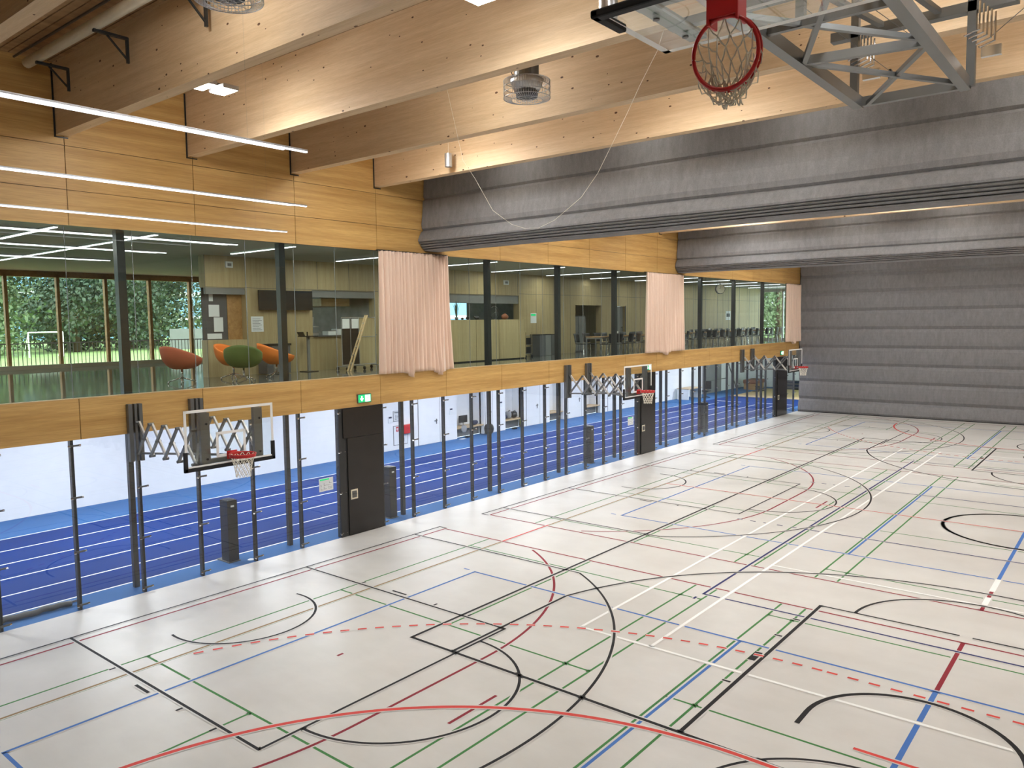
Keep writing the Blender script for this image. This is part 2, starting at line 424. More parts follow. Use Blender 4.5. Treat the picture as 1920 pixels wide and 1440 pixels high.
# corridor with the running track
tr = struct(MB().box(-9.3, -.02, -6, 60, -.3, -.001).build('floor', 'blue_light'), 'blue synthetic running track floor with white lane lines behind the glass', 'floor')
MB().box(-6.87, -.87, -5, 46.5, -.001, .001).build('dark_blue_lanes', 'blue_dark', tr)
m = MB()
for x in (-6.87, -5.67, -4.47, -3.27, -2.07, -.87): m.box(x-.025, x+.025, -5, 47, .001, .003)
m.box(-6.4, -4.6, 48, 48.12, .001, .003); m.box(-3.6, -1.2, 48, 48.12, .001, .003)
MB().box(-6.87, -.87, 46.5, 51.5, -.001, .001).build('dark_blue_runup', 'blue_dark', tr)
m.build('white_lane_lines', 'white_paint', tr)
MB().box(-6.9, -.9, 51.5, 58.5, -.001, .002).build('sand_pit', 'sand', tr)
# hall left wall
wl = struct(MB().box(-.3, -.03, -5, YF+6, GT+.02, 10.6).box(-.3, -.03, -5, YF+6, SP0+.02, SP1-.02).build('wall_left', 'black_steel'), 'timber panelled side wall of the hall around two bands of glass', 'wall')
jy = [6.13+2.478*k for k in range(-5, 20)]
for a, b, z0, z1 in [(jy[i], jy[i+1], z0, z1) for i in range(len(jy)-1) for z0, z1 in ((GT, 7.90), (7.91, 8.70), (8.71, 10.5), (SP0, SP1))]:
    b = min(b, YF-.02)
    if a < YF-.3: MB().box(-.035, 0, a+.006, b-.006, z0, z1).build('timber_panel', 'panel', wl)
MB().box(-.12, .004, -5, YF, SP1, SP1+.012).build('sill_trim', 'bench_wood', wl)
wr = struct(MB().box(HX, HX+.3, -4, YF+1.5, 0, 10.6).build('wall_right', 'panel'), 'timber panelled wall on the opposite side of the hall', 'wall')
struct(MB().box(0, HX+.3, -.6, -.3, 0, 3.6).build('wall_front', 'white_wall'))
struct(MB().box(-.3, HX+.3, YF+1.2, YF+1.5, 0, 10.6).build('wall_far', 'white_wall'))
struct(MB().box(-.3, HX+.3, -4.3, -4, 3.6, 10.6).build('wall_back', 'foyer_wood'))
struct(MB().box(-.3, HX+.3, -4, .25, 3.65, FZ).build('floor', 'foyer_floor'), 'dark floor of the viewing gallery', 'floor')
ceil_ = MB()
for k in range(330): ceil_.box(-.3, HX+.3, -4+k*.155, -4+k*.155+.135, ZR, ZR+.08)
struct(ceil_.box(-.5, HX+.5, -5, YF+1.8, ZR+.08, ZR+.4).build('ceiling', 'deck'), 'dark slatted timber roof deck between the beams', 'ceiling')

# corridor walls and ceiling
cw = MB(); segs = []
niches = [(26.0, 27.9), (29.5, 30.95), (33.2, 34.5), (36.6, 38.2)]
y = -6
for a, b in niches: cw.box(-9.3, -9.0, y, a, 0, 3.6); cw.box(-9.9, -9.75, a-.1, b+.1, 0, 3.6); cw.box(-9.9, -9.2, a-.1, a, 0, 3.6); cw.box(-9.9, -9.2, b, b+.1, 0, 3.6); y = b
cw.box(-9.3, -9.0, y, 60, 0, 3.6); cw.box(-9.3, 0, 60, 60.3, 0, 3.6); cw.box(-9.3, 0, -6.3, -6, 0, 3.6)
wc = struct(cw.build('wall_corridor', 'white_wall'), 'white corridor wall with doors and bench niches behind the running track', 'wall')
struct(MB().box(-9.3, -.3, -6, 60, 3.55, 3.65).build('ceiling', 'white_wall'), 'white corridor ceiling', 'ceiling')
for k in range(12):
    o = area('corridor_lamp', (-4.6, -1+5*k, 3.5), 5.0, .5, 190, (.97, .98, 1.0))
    b = MB().box(-7.2, -2.0, -1.1+5*k, -.9+5*k, 3.51, 3.55).build('corridor_ceiling_light', 'led'); tag(b, 'white strip light across the corridor ceiling', 'ceiling light', 'corridor ceiling strip lights')

# ---------------------------------------------------------------- beams
y = 6.0-2.51*4; first = None
for k in range(20):
    yb = 6.0+2.512*(k-4)
    if abs(yb-YF) < .6: continue
    t = MB().box(-.034, HX, yb, yb+.22, ZB, ZR).build('roof_beam', 'beam')
    nx = ['crossing above the pair of floodlights', '', '']
    names = {3: 'knotty glued timber roof beam nearest the camera, at the top left corner', 4: 'knotty timber roof beam ending above the topmost long strip light', 5: 'timber roof beam just behind the twin floodlight', 6: 'timber roof beam in front of which the round ceiling fan hangs', 7: 'timber roof beam directly in front of the first raised grey curtain'}
    tag(t, names.get(k, (ORD[k-8]+' timber roof beam beyond the nearer raised grey curtain') if k > 7 else (ORD[2-k]+' timber roof beam above the gallery behind the view')), 'beam', 'timber roof beams', 'structure')
    MB().box(.0, .012, yb-.035, yb-.005, ZB-.03, ZR-.02).box(.0, .012, yb-.035, yb+.20, ZB-.05, ZB-.025).build('shadow_gap', 'black', t)

# ---------------------------------------------------------------- big grey dividing curtains
def raised(yc, label):
    F = [(0, 10.1), (-.03, 9.5), (-.075, 8.80), (-.035, 8.74), (-.10, 8.68), (-.12, 8.35), (-.17, 8.05), (-.155, 7.94), (-.10, 7.89), (-.18, 7.85), (-.25, 7.75), (-.31, 7.62), (-.30, 7.58)]
    st = [(-.25, 7.565), (-.29, 7.545), (-.25, 7.525), (-.19, 7.51), (-.235, 7.49), (-.20, 7.465), (-.13, 7.455), (-.18, 7.435), (-.15, 7.41), (-.06, 7.40), (-.11, 7.38), (-.08, 7.36), (0.0, 7.345)]
    pr = F+st; prof = pr+[(.45-a, z) for a, z in reversed(pr)]
    prof = [(yc+a, z) for a, z in prof]
    t = thing('divider_curtain', label, 'curtain', (13.3, yc, 7.34), 'grey hall dividing curtains')
    ph = [.22*j for j in range(len(prof))]
    fn = lambda x, j: ((.010*math.sin(x*1.3+ph[j])+.006*math.sin(x*4.1+ph[j]*2)) if .5 < x < 26 else 0, 0.006*math.sin(x*.9+ph[j]) if j > 3 and j < len(prof)-4 else 0)
    nF = len(F); N_ = len(prof); up = list(range(nF))+list(range(N_-nF, N_)); lo = list(range(nF-1, N_-nF+1))
    for nm, ids in (('hanging_fabric', up), ('folded_bottom', lo)):
        MB().prof_x([prof[j] for j in ids], .03, HX-.05, True, 110, lambda x, j, ids=ids: fn(x, ids[j])).build(nm, 'divider', t, world=True)
    return t
raised(15.32, 'nearer and larger of the two grey divider curtains hanging folded up under the roof')
raised(30.25, 'farther and smaller raised grey divider curtain, folded up above the middle drape')
zs = [0.0, .73, 1.75, 2.70, 3.68, 4.70, 5.72, 6.73, 7.74, 8.75, 10.1]
prof = []
for i in range(len(zs)-1):
    a, b = zs[i], zs[i+1]; n = 6
    for q in range(n):
        u = q/n; prof.append((-.02-.07*math.sin(PI*u)**.6 if q else 0.03, a+(b-a)*u))
prof = [(-.02-(.14 if z < .7 else 0)*(1-z/.73)+p, z) for p, z in prof]
prof.append((0, 10.1))
ph = [.12*j for j in range(len(prof))]
t = thing('divider_curtain', 'lowered grey divider curtain closing off the far end down to the floor', 'curtain', (13.3, YF, 0), 'grey hall dividing curtains')
fn = lambda x, j: (.012*math.sin(x*.8+ph[j])+.005*math.sin(x*3.3+ph[j]), 0)
MB().prof_x([(YF+a, z+.01) for a, z in prof], .05, HX-.05, False, 90, fn).build('fabric', 'divider', t, world=True, solid=.02)
MB().box(.05, HX-.05, YF-.2, YF+.05, 0, .03).build('bottom_hem', 'rubber', t, world=True)

# ---------------------------------------------------------------- lower glazing: fins, panes, columns, doors
DOORS = [(12.26, 13.6), (26.97, 28.29), (41.75, 43.4)]
fy = [2.25, 3.45, 4.64, 5.97, 7.21, 8.47, 9.77, 11.03, 12.21, 13.6, 14.74, 15.97, 17.17, 18.43, 19.62, 20.84, 22.07, 23.28, 24.5, 25.72, 26.92, 28.35, 29.4, 30.67, 31.86, 33.1, 34.31, 35.52, 36.73, 38.0, 39.26, 40.45, 41.65, 43.5, 44.7]
for i, y in enumerate(fy):
    rel = None
    if y < 12: rel = (sum(1 for q in fy if y <= q < 12), 'before the nearest black door')
    elif y < 26.5: rel = (sum(1 for q in fy if 13.3 < q <= y), 'beyond the nearest black door')
    elif y < 41: rel = (sum(1 for q in fy if 28 < q <= y) or 1, 'beyond the middle black door')
    else: rel = (sum(1 for q in fy if 41 < q <= y), 'from the farthest black door')
    lb = ORD[rel[0]-1]+' slim dark steel glazing post '+rel[1]
    if 12 < y < 12.5: lb = 'slim dark steel post on the near side of the nearest black door'
    if 26.6 < y < 27.2: lb = 'slim dark steel post on the near side of the middle black door'
    t = thing('glazing_post', lb, 'post', (0, y, 0), 'slim glazing posts along the hall floor')
    MB().box(-.13, -.035, -.028, .028, 0, SP0).build('post', 'black_steel', t)
    for z in (.1, 1.13, 2.17, 3.16):
        MB().cyl((-.02, -.07, z), (-.02, .15, z), .018, 10).box(-.05, .005, -.025, .02, z-.02, z+.02).build('glass_clamp', 'dark_steel', t)
        MB().cyl((-.02, .12, z), (-.02, .155, z), .021, 10).cyl((0.0, -.075, z-.01), (.012, -.04, z-.01), .022, 10).build('clamp_cap', 'chrome', t)
n_w = 0
for i in range(len(fy)-1):
    a, b = fy[i], fy[i+1]
    if any(abs(a-d[0]) < .4 and abs(b-d[1]) < .4 for d in DOORS): continue
    n_w += 1
    struct(MB().box(-.028, -.016, a+.012, b-.012, .01, SP0).build('window_%d' % n_w, 'glass_clear'), 'clear floor-to-beam glass pane between two slim dark posts', 'window')
for k in range(-2, 11):
    yy = 7.25+3.745*k
    lb = 'thick black steel column '+{0: 'behind the nearest wall hoop', 1: 'between the hoop and the nearest black door', 2: 'right of the nearest black door', 3: 'left of the second drape by two bays', 4: 'in the middle of the foyer glass between the first two drapes', 5: 'in the foyer glass left of the second drape', 6: 'just before the middle black door'}.get(k, 'beyond the middle black door' if k > 6 else 'left of the nearest wall hoop')
    o = MB().box(-.60, -.44, yy-.08, yy+.08, FZ, CZ).build('steel_column', 'black_steel'); tag(o, lb.replace('thick black steel column', 'thick black steel column in the upper glass band,'), 'column', 'black steel columns in the upper glass band')
    o = MB().box(-.57, -.47, yy-.052, yy+.052, 0, 3.55).build('steel_column', 'black_steel'); tag(o, lb.replace('thick black steel column', 'thick black column behind the lower glass,').replace(' in the middle of the foyer glass', ' below the foyer glass').replace(' in the foyer glass', ' below the foyer glass'), 'column', 'black steel columns behind the lower glass')
for i, (a, b) in enumerate(DOORS):
    t = thing('door_%d' % (i+1), ['nearest tall black flush door in the glass front', 'middle tall black flush door behind the second wall hoop', 'farthest tall black flush door near the lowered curtain'][i], 'door', (0, (a+b)/2, 0)); t['kind'] = 'structure'
    MB().box(-.14, .0, a-.1, b+.02, 0, SP0-.005).build('door_frame', 'black_steel', t, world=True)
    MB().box(.0, .035, a+.14, b-.04, .02, 2.5).build('door_leaf', 'door_black', t, world=True, bevel=.004)
    MB().box(.0, .03, a+.02, b-.02, 2.515, SP0-.02).build('transom_panel', 'door_black', t, world=True)
    h = MB().box(.035, .045, a+.20, a+.42, .93, 1.18).build('handle_plate', 'cream', t, world=True)
    MB().box(.045, .048, a+.235, a+.385, .97, 1.14).box(.045, .075, a+.25, a+.37, 1.05, 1.075).build('recessed_pull', 'dark_steel', t, world=True)
    e = thing('exit_sign', ['green emergency exit sign with down arrow above the nearest black door', 'green emergency exit sign above the middle black door', 'green emergency exit sign above the farthest black door'][i], 'sign', (0, a+.72, 3.5), 'emergency exit signs')
    y0 = a+.5; y1 = a+.94
    MB().box(.0, .05, y0, y1, 3.36, 3.585).build('housing', 'dark_steel', e, world=True, bevel=.004)
    MB().box(.05, .054, y0+.015, y1-.015, 3.375, 3.57).build('green_face', 'exit_green', e, world=True)
    ym = y0+.125
    g = MB().box(.054, .057, ym-.018, ym+.018, 3.46, 3.535)
    i0 = len(g.v); g.v += [(.0555, ym-.06, 3.475), (.0555, ym+.06, 3.475), (.0555, ym, 3.40)]; g.f.append((i0, i0+1, i0+2))
    g.build('arrow', 'exit_white', e, world=True)
    MB().box(.054, .056, y0+.235, y0+.40, 3.39, 3.555).build('doorway_panel', 'exit_white', e, world=True)
    f = MB(); c = y0+.315; X0 = .057
    for p, q, wd in (((c, 3.50), (c-.012, 3.455), .035), ((c-.01, 3.455), (c+.035, 3.43), .018), ((c+.035, 3.43), (c+.03, 3.402), .016), ((c-.012, 3.455), (c-.05, 3.43), .018), ((c-.05, 3.43), (c-.07, 3.41), .014), ((c, 3.498), (c+.045, 3.48), .013), ((c, 3.498), (c-.05, 3.485), .013)):
        f.bar((X0, *p), (X0, *q), wd, .003)
    f.box(X0-.001, X0+.001, c-.004, c+.026, 3.515, 3.545); f.build('running_figure', 'exit_green', e, world=True)
# evacuation plans on the glass
for (yy, lb) in ((11.53, 'white and green escape plan fixed to the glass left of the nearest black door'), (26.15, 'small white notice fixed to the glass left of the middle black door')):
    t = thing('escape_plan', lb, 'sign', (0, yy, 1.3)); s = .42
    MB().box(-.016, -.008, yy, yy+s, 1.28, 1.60).build('sheet', 'paper', t, world=True)
    MB().box(-.008, -.006, yy+.02, yy+s-.12, 1.55, 1.585).build('green_header', 'exit_green', t, world=True)
    g = MB()
    for (u, v, a2, b2) in ((.05, .04, .12, .08), (.05, .12, .08, .17), (.14, .05, .22, .12), (.14, .14, .26, .2), (.28, .05, .38, .07), (.28, .09, .38, .11), (.28, .13, .34, .15), (.3, .18, .37, .22)):
        g.box(-.008, -.006, yy+u, yy+a2, 1.28+v, 1.28+v+.006); g.box(-.008, -.006, yy+u, yy+u+.006, 1.28+v, 1.28+b2)
    g.build('plan_drawing', 'ink', t, world=True)

# ---------------------------------------------------------------- upper glazing
gy = [-2.7, -1.25, .0, 1.2, 2.4, 3.6, 4.84, 6.06, 7.3, 8.52, 9.78, 11.05, 12.24, 13.5, 14.7, 15.95, 17.15, 18.36, 19.57, 20.76, 21.95, 23.15, 24.37, 25.6, 26.85, 28.1, 29.35, 30.6, 31.85, 33.1, 34.35, 35.6, 36.85, 38.1, 39.35, 40.6, 41.85, 43.1, 44.4, 45.2]
for i in range(len(gy)-1):
    n_w += 1
    wp = struct(MB().box(-.075, -.06, gy[i]+.006, gy[i+1]-.006, SP1-.05, GT+.03).build('window_%d' % n_w, 'glass'), 'frameless glass pane of the upper foyer window band', 'window')
    MB().box(-.073, -.062, gy[i]-.005, gy[i]+.005, SP1, GT+.03).build('edge_seal', 'shutter', wp)

# peach drapes
def drape(y0, y1, label, swag):
    t = thing('drape', label, 'curtain', (.07, (y0+y1)/2, GT), 'peach drapes on the foyer window band')
    n = int((y1-y0)*90); rnd = random.Random(int(y0*10))
    ph = [rnd.uniform(0, 6) for _ in range(8)]
    tails = [(rnd.uniform(.3, .62)+.05, .05), (.83, .07)] if swag else [(.5, .08)]
    def f(u, v):
        yy = y0+(y1-y0)*u; z = GT+.0-v*(GT-SP1-.02)
        fold = .062*math.sin(u*(y1-y0)*52*.9+ph[0]+1.1*math.sin(u*9+ph[1]+.6*v))+.025*math.sin(u*(y1-y0)*52*.31+ph[2]+1.2*v)+.012*math.sin(u*(y1-y0)*52*1.9+ph[3]*v)
        x = .095+fold*(.8+.4*v)
        for c, wd in tails:
            g = math.exp(-((u-c)/wd)**2)
            if v > .78: k = (v-.78)/.22; x += g*.06*k; z += .0; yy -= (u-c)*(y1-y0)*g*.75*k; z -= g*.14*k*k
        yy += .10*(u-.5)*v*v
        if u > .9 and swag: yy += .10*v*v
        return (x, yy, z)
    MB().grid(f, n, 34).build('cloth', 'satin', t, smooth=True, world=True, solid=.004)
    MB().box(-.02, .10, y0-.02, y1+.03, GT-.005, GT+.02).build('track', 'black_steel', t, world=True)
    g = MB()
    for z in (7.2, 7.1, 7.02): g.box(.02, .07, y1+.03, y1+.10, z, z+.04)
    g.build('pull_cord_clip', 'black', t, world=True)
drape(13.55, 16.05, 'gathered peach satin drape, the nearest one, with knotted loose tails at its foot', True)
drape(27.38, 30.55, 'gathered peach satin drape, the middle one below the second raised curtain', False)
drape(42.95, 45.05, 'gathered peach satin drape, the farthest one beside the lowered grey curtain', False)

# ---------------------------------------------------------------- foyer
struct(MB().box(-14.2, -.3, -5, 51, 3.66, FZ).build('floor', 'foyer_floor'), 'dark polished foyer floor behind the upper glass', 'floor')
struct(MB().box(-14.2, -.3, -5, 51, CZ, CZ+.3).build('ceiling', 'ceiling_green'), 'pale grey green foyer ceiling', 'ceiling')
fw = MB(); XW = -4.45
def wseg(y0, y1, z0, z1): fw.box(XW-.3, XW, y0, y1, z0, z1)
wseg(11.28, 14.78, 6.42, CZ); wseg(11.28, 12.5, FZ, 4.97); wseg(12.5, 14.78, FZ, 6.42)
wseg(14.78, 25.0, 6.42, CZ); wseg(14.78, 17.3, FZ, 4.98); wseg(17.3, 19.9, FZ, 6.42); wseg(19.9, 25, FZ, 5.0); wseg(25, 29.05, FZ, CZ)
wseg(29.05, 31.2, 6.08, CZ); wseg(31.2, 32.6, FZ, CZ); wseg(32.6, 33.4, 6.05, CZ); wseg(33.4, 51, FZ, CZ)
wf = struct(fw.build('wall_foyer', 'foyer_wood'), 'light oak veneered foyer wall behind the upper glass', 'wall')
g = MB()
for k in range(32):
    yy = 11.28+1.24*k
    if yy > 50: break
    z0 = 6.45 if (11.3 < yy < 12.4 or 14.8 < yy < 17.2 or 19.9 < yy < 25 or 29 < yy < 31.2) else FZ
    g.box(XW, XW+.003, yy-.006, yy+.006, z0, CZ)
g.box(XW, XW+.003, 25, 51, 6.5, 6.512); g.box(XW, XW+.003, 11.28, 25, 6.43, 6.44)
g.build('panel_joints', 'grey_dark', wf)
struct(MB().box(-14.2, XW-.31, 17.35, 17.5, FZ, CZ).box(-9.2, -9.0, 17.5, 27, FZ, 5.2).box(-9.2, -9.0, 17.5, 27, 6.35, CZ).box(-9.2, XW-.3, 27, 27.2, FZ, CZ).build('wall_kitchen', 'stone'), 'grey stone look kitchen wall behind the serving hatch', 'wall')
struct(MB().box(-6.0, XW-.3, 28.6, 28.7, FZ, CZ).box(-6.1, -6.0, 28.6, 33.6, FZ, CZ).build('wall_niche', 'foyer_wood'))
struct(MB().box(-14.2, -.3, -5.3, -5, 3.6, CZ).build('wall_foyer_front', 'foyer_wood'))
# reception hatch beside the television
t = thing('reception_hatch', 'grey glazed hatch with taped paper notices left of the wall television', 'hatch', (XW, 11.9, 4.97))
MB().box(XW-.28, XW-.24, 11.3, 12.5, 4.97, 6.42).build('back_panel', 'grey_dark', t, world=True)
MB().box(XW-.12, XW-.02, 11.3, 12.5, 6.24, 6.42).build('shutter_box', 'shutter', t, world=True)
MB().box(XW-.24, XW-.22, 12.05, 12.5, 4.97, 6.24).build('side_panel', 'table_wood', t, world=True)
for (a, b, z0, z1) in ((11.5, 11.62, 6.05, 6.3), (11.48, 11.8, 5.62, 5.95), (11.62, 11.9, 5.2, 5.6), (11.4, 11.85, 5.0, 5.15)):
    MB().box(XW-.22, XW-.215, a, b, z0, z1).build('notice', 'paper', t, world=True)
t = thing('notice_sheet', 'white printed sheet on the oak wall below left of the television', 'poster', (XW, 12.8, 5.4))
MB().box(XW, XW+.006, 12.65, 13.05, 5.18, 5.62).build('sheet', 'paper', t, world=True)
g = MB()
for k in range(8): g.box(XW+.006, XW+.007, 12.69, 13.0-(k % 3)*.05, 5.23+k*.045, 5.24+k*.045)
g.build('printed_lines', 'ink', t, world=True)
t = thing('television', 'large black wall television partly behind the black column', 'television', (XW, 13.75, 5.8))
MB().box(XW+.08, XW+.14, 12.85, 14.7, 5.80, 6.38).build('casing', 'black', t, world=True, bevel=.005)
MB().box(XW+.14, XW+.143, 12.88, 14.67, 5.83, 6.35).build('screen', 'screen', t, world=True)
MB().box(XW, XW+.08, 13.5, 14.1, 5.9, 6.3).build('wall_bracket', 'dark_steel', t, world=True)
t = thing('wall_speaker', 'small white wall box under the foyer ceiling left of the first column', 'sensor', (XW, 12.0, 7.0))
MB().box(XW, XW+.05, 11.9, 12.12, 6.98, 7.15).build('casing', 'paper', t, world=True, bevel=.006); MB().box(XW+.05, XW+.053, 11.95, 12.07, 7.02, 7.10).build('grille', 'shutter', t, world=True)
t = thing('wall_speaker', 'small white wall box under the foyer ceiling right of the kitchen opening', 'sensor', (XW, 24.0, 6.9))
MB().box(XW, XW+.05, 24.0, 24.3, 6.85, 7.02).build('casing', 'paper', t, world=True, bevel=.006); MB().box(XW+.05, XW+.053, 24.06, 24.24, 6.89, 6.98).build('grille', 'shutter', t, world=True)
# kitchen hatch
t = thing('kitchen_shutter', 'grey roller shutter box over the serving hatch right of the television', 'shutter', (XW, 16, 6.2))
MB().box(XW-.2, XW-.04, 14.78, 17.3, 6.2, 6.42).build('box', 'shutter', t, world=True)
t = thing('kitchen_shutter', 'grey roller shutter box over the long pass-through above the oak counter block', 'shutter', (XW, 22, 6.1))
MB().box(XW-.2, XW-.04, 19.9, 25, 6.1, 6.42).build('box', 'shutter', t, world=True)
t = thing('serving_counter', 'steel topped serving counter in the hatch right of the television', 'counter', (XW-.35, 16.0, FZ))
MB().box(XW-.7, XW+.06, 14.8, 17.3, 4.98, 5.02).build('worktop', 'steel', t, world=True)
MB().box(XW-.65, XW-.31, 14.82, 17.28, FZ, 4.97).build('cabinet', 'steel', t, world=True)
t = thing('extractor_hood', 'brown and cream extractor hood in the kitchen behind the hatch', 'hood', (-6.5, 16.4, 5.9))
MB().box(-7.0, -5.2, 15.7, 16.85, 5.95, 6.2).build('canopy', 'bench_wood', t, world=True, bevel=.01); MB().box(-6.4, -5.8, 16.1, 16.8, 6.2, CZ).build('duct', 'steel', t, world=True)
for (yy, w_, h_, lb) in ((15.55, .3, .13, 'low white storage box on the serving counter'), (15.9, .3, .2, 'taller white storage box on the serving counter')):
    t = thing('storage_box', lb, 'box', (XW-.2, yy, 5.02)); MB().box(XW-.35, XW-.05, yy-w_/2, yy+w_/2, 5.02, 5.02+h_).build('tub', 'paper', t, world=True, bevel=.01); MB().box(XW-.36, XW-.04, yy-w_/2-.01, yy+w_/2+.01, 5.02+h_, 5.04+h_).build('lid', 'shutter', t, world=True)
t = thing('slicer_machine', 'upright white kitchen appliance at the left end of the serving counter', 'appliance', (XW-.3, 15.0, 5.02))
MB().box(XW-.42, XW-.15, 14.86, 15.12, 5.02, 5.1).bar((XW-.3, 14.92, 5.1), (XW-.3, 14.98, 5.6), .08).lathe([(.0, -.02), (.16, -.02), (.16, .02), (0, .02)], (XW-.28, 15.02, 5.3), 16).build('body', 'alu', t, world=True)
# oak counter block
t = thing('counter_block', 'long waist-high oak counter block in front of the kitchen pass-through', 'counter', (-3.8, 21.7, FZ))
for k, (a, b) in enumerate(((18.0, 19.62), (19.64, 20.94), (20.96, 22.2), (22.22, 23.4))): MB().box(XW+.01, -3.2, a, b-.005, FZ+.04, 5.46).build('oak_panel', 'foyer_wood', t, world=True)
MB().box(XW+.01, -3.25, 18.0, 23.78, FZ, FZ+.04).build('plinth', 'black', t, world=True); MB().box(XW+.01, -3.2, 23.42, 23.8, FZ+.04, 5.46).build('end_panel', 'foyer_wood', t, world=True)
# things on it
def pot(loc, lab, h, spiky=True, mat='leaf_dark'):
    t = thing('potted_plant', lab, 'plant', loc); x, y, z = loc
    MB().lathe([(0, 0), (.05, 0), (.065, .1), (.055, .1), (.05, .08), (0, .08)], (0, 0, 0), 14).build('pot', 'grey_dark', t, smooth=True)
    g = MB(); rnd = random.Random(int(x*100+y*10))
    for k in range(26 if spiky else 34):
        a = rnd.uniform(0, 6.28); tl = rnd.uniform(.02, .22 if spiky else .5); L_ = h*rnd.uniform(.6, 1); wd = .012 if spiky else .03
        p = Vector((.02*math.cos(a), .02*math.sin(a), .08)); d = Vector((math.cos(a)*tl, math.sin(a)*tl, 1)).normalized(); n = Vector((-math.sin(a), math.cos(a), 0))*wd
        m1 = p+d*L_*.6; e = p+d*L_*.85+Vector((math.cos(a), math.sin(a), 0))*L_*tl*.6
        g.quad(tuple(p-n*.6), tuple(p+n*.6), tuple(m1+n), tuple(m1-n)); g.quad(tuple(m1-n), tuple(m1+n), tuple(e+n*.1), tuple(e-n*.1))
    g.build('leaves', mat, t)
    return t
pot((-3.6, 20.35, 5.46), 'tall spiky potted plant on the oak counter block', .75)
pot((XW-.35, 16.85, 5.02), 'bushy green potted plant by the kitchen window right of the ladder', .6, False, 'leaf')
def lump(name, lab, cat, loc, rx, ry, rz, mat, grp=None, part='body'):
    t = thing(name, lab, cat, loc, grp); rnd = random.Random(int(loc[1]*77)); p1 = rnd.uniform(0, 6)
    MB().grid(lambda u, v: ((rx*math.sin(PI*v)*math.cos(2*PI*u))*(1+.12*math.sin(3*2*PI*u+p1)), ry*math.sin(PI*v)*math.sin(2*PI*u)*(1+.1*math.cos(4*PI*u+p1)), rz*(1-math.cos(PI*v))*.5*(1+.08*math.sin(4*PI*u+p1))), 20, 10).build(part, mat, t, smooth=True)
    return t
lump('decor_bowl', 'dark bowl of dried decorations left of the spiky plant on the oak counter', 'bowl', (-3.6, 19.75, 5.46), .12, .22, .12, 'brown_leather')
lump('figurine', 'small dark rounded figurine just right of the spiky plant', 'ornament', (-3.6, 20.65, 5.46), .05, .06, .08, 'black')
lump('figurine', 'dark rounded figurine, second right of the spiky plant on the oak counter', 'ornament', (-3.6, 20.95, 5.46), .06, .10, .13, 'black')
tt = lump('figurine', 'black animal figurine on the oak counter left of the black column', 'ornament', (-3.6, 21.45, 5.46), .06, .13, .12, 'black')
MB().tube([(0, -.10, .07), (0, -.16, .11), (0, -.2, .12)], [.03, .03, .02], 8).tube([(0, -.05, .04), (0, -.06, 0)], .015, 6).build('head', 'black', tt)
lump('brown_cushion', 'round brown basket near the right end of the oak counter', 'basket', (-3.6, 23.05, 5.46), .10, .2, .22, 'brown_leather')
t = thing('bicycle_wheel', 'dark spoked wheel standing on the oak counter right of the column', 'wheel', (-3.7, 22.55, 5.465))
MB().tube([(0, .24*math.cos(a), .26+.24*math.sin(a)) for a in [2*PI*k/24 for k in range(24)]], .012, 6, True).build('rim', 'black', t, smooth=True)
g = MB()
for k in range(12): a = PI*k/6; g.tube([(0, 0, .26), (0, .24*math.cos(a), .26+.24*math.sin(a))], .003, 4)
g.build('spokes', 'dark_steel', t); MB().cyl((-.03, 0, .26), (.03, 0, .26), .02, 10).bar((0, -.05, 0), (0, .05, 0), .06, .03).build('hub', 'dark_steel', t)
t = thing('notice_sheet', 'white sheet on the oak wall right of the oak counter block', 'poster', (XW, 25.7, 5.4))
MB().box(XW, XW+.006, 25.75, 26.15, 5.3, 5.72).build('sheet', 'paper', t, world=True); MB().box(XW+.006, XW+.007, 25.78, 26.1, 5.6, 5.68).build('header', 'exit_green', t, world=True)
t = thing('notice_sheet', 'white sheet on the far oak wall beside the daylight window', 'poster', (XW, 45.3, 5.4))
MB().box(XW, XW+.006, 45.2, 45.9, 5.3, 5.85).build('sheet', 'paper', t, world=True)
MB().box(XW+.006, XW+.007, 45.3, 45.8, 5.5, 5.7).build('print', 'ink', t, world=True)
# door and cupboard in niche
t = thing('metal_cupboard', 'grey two-door metal cupboard in the dark niche of the oak wall', 'cupboard', (-5.1, 29.5, FZ))
MB().box(-5.45, -4.75, 29.12, 30.3, FZ, 5.6).build('body', 'grey_dark', t, world=True, bevel=.01)
for a in (29.14, 29.74): MB().box(-4.75, -4.735, a, a+.56, FZ+.05, 5.56).build('door', 'shutter', t, world=True)
MB().box(-4.735, -4.715, 29.66, 29.69, 4.7, 4.85).build('handle', 'chrome', t, world=True)
n_d = 4
t = thing('door_4', 'grey metal door standing ajar in the oak wall behind the third foyer column', 'door', (XW, 33, FZ)); t['kind'] = 'structure'
MB().box(XW-.2, XW-.15, 32.62, 33.38, FZ, 6.04).build('door_leaf', 'shutter', t, world=True); MB().box(XW-.15, XW-.11, 33.2, 33.3, 5.0, 5.05).build('handle', 'chrome', t, world=True)
MB().box(XW-.02, XW+.01, 32.57, 32.62, FZ, 6.08).box(XW-.02, XW+.01, 33.38, 33.43, FZ, 6.08).build('door_frame', 'dark_steel', t, world=True)
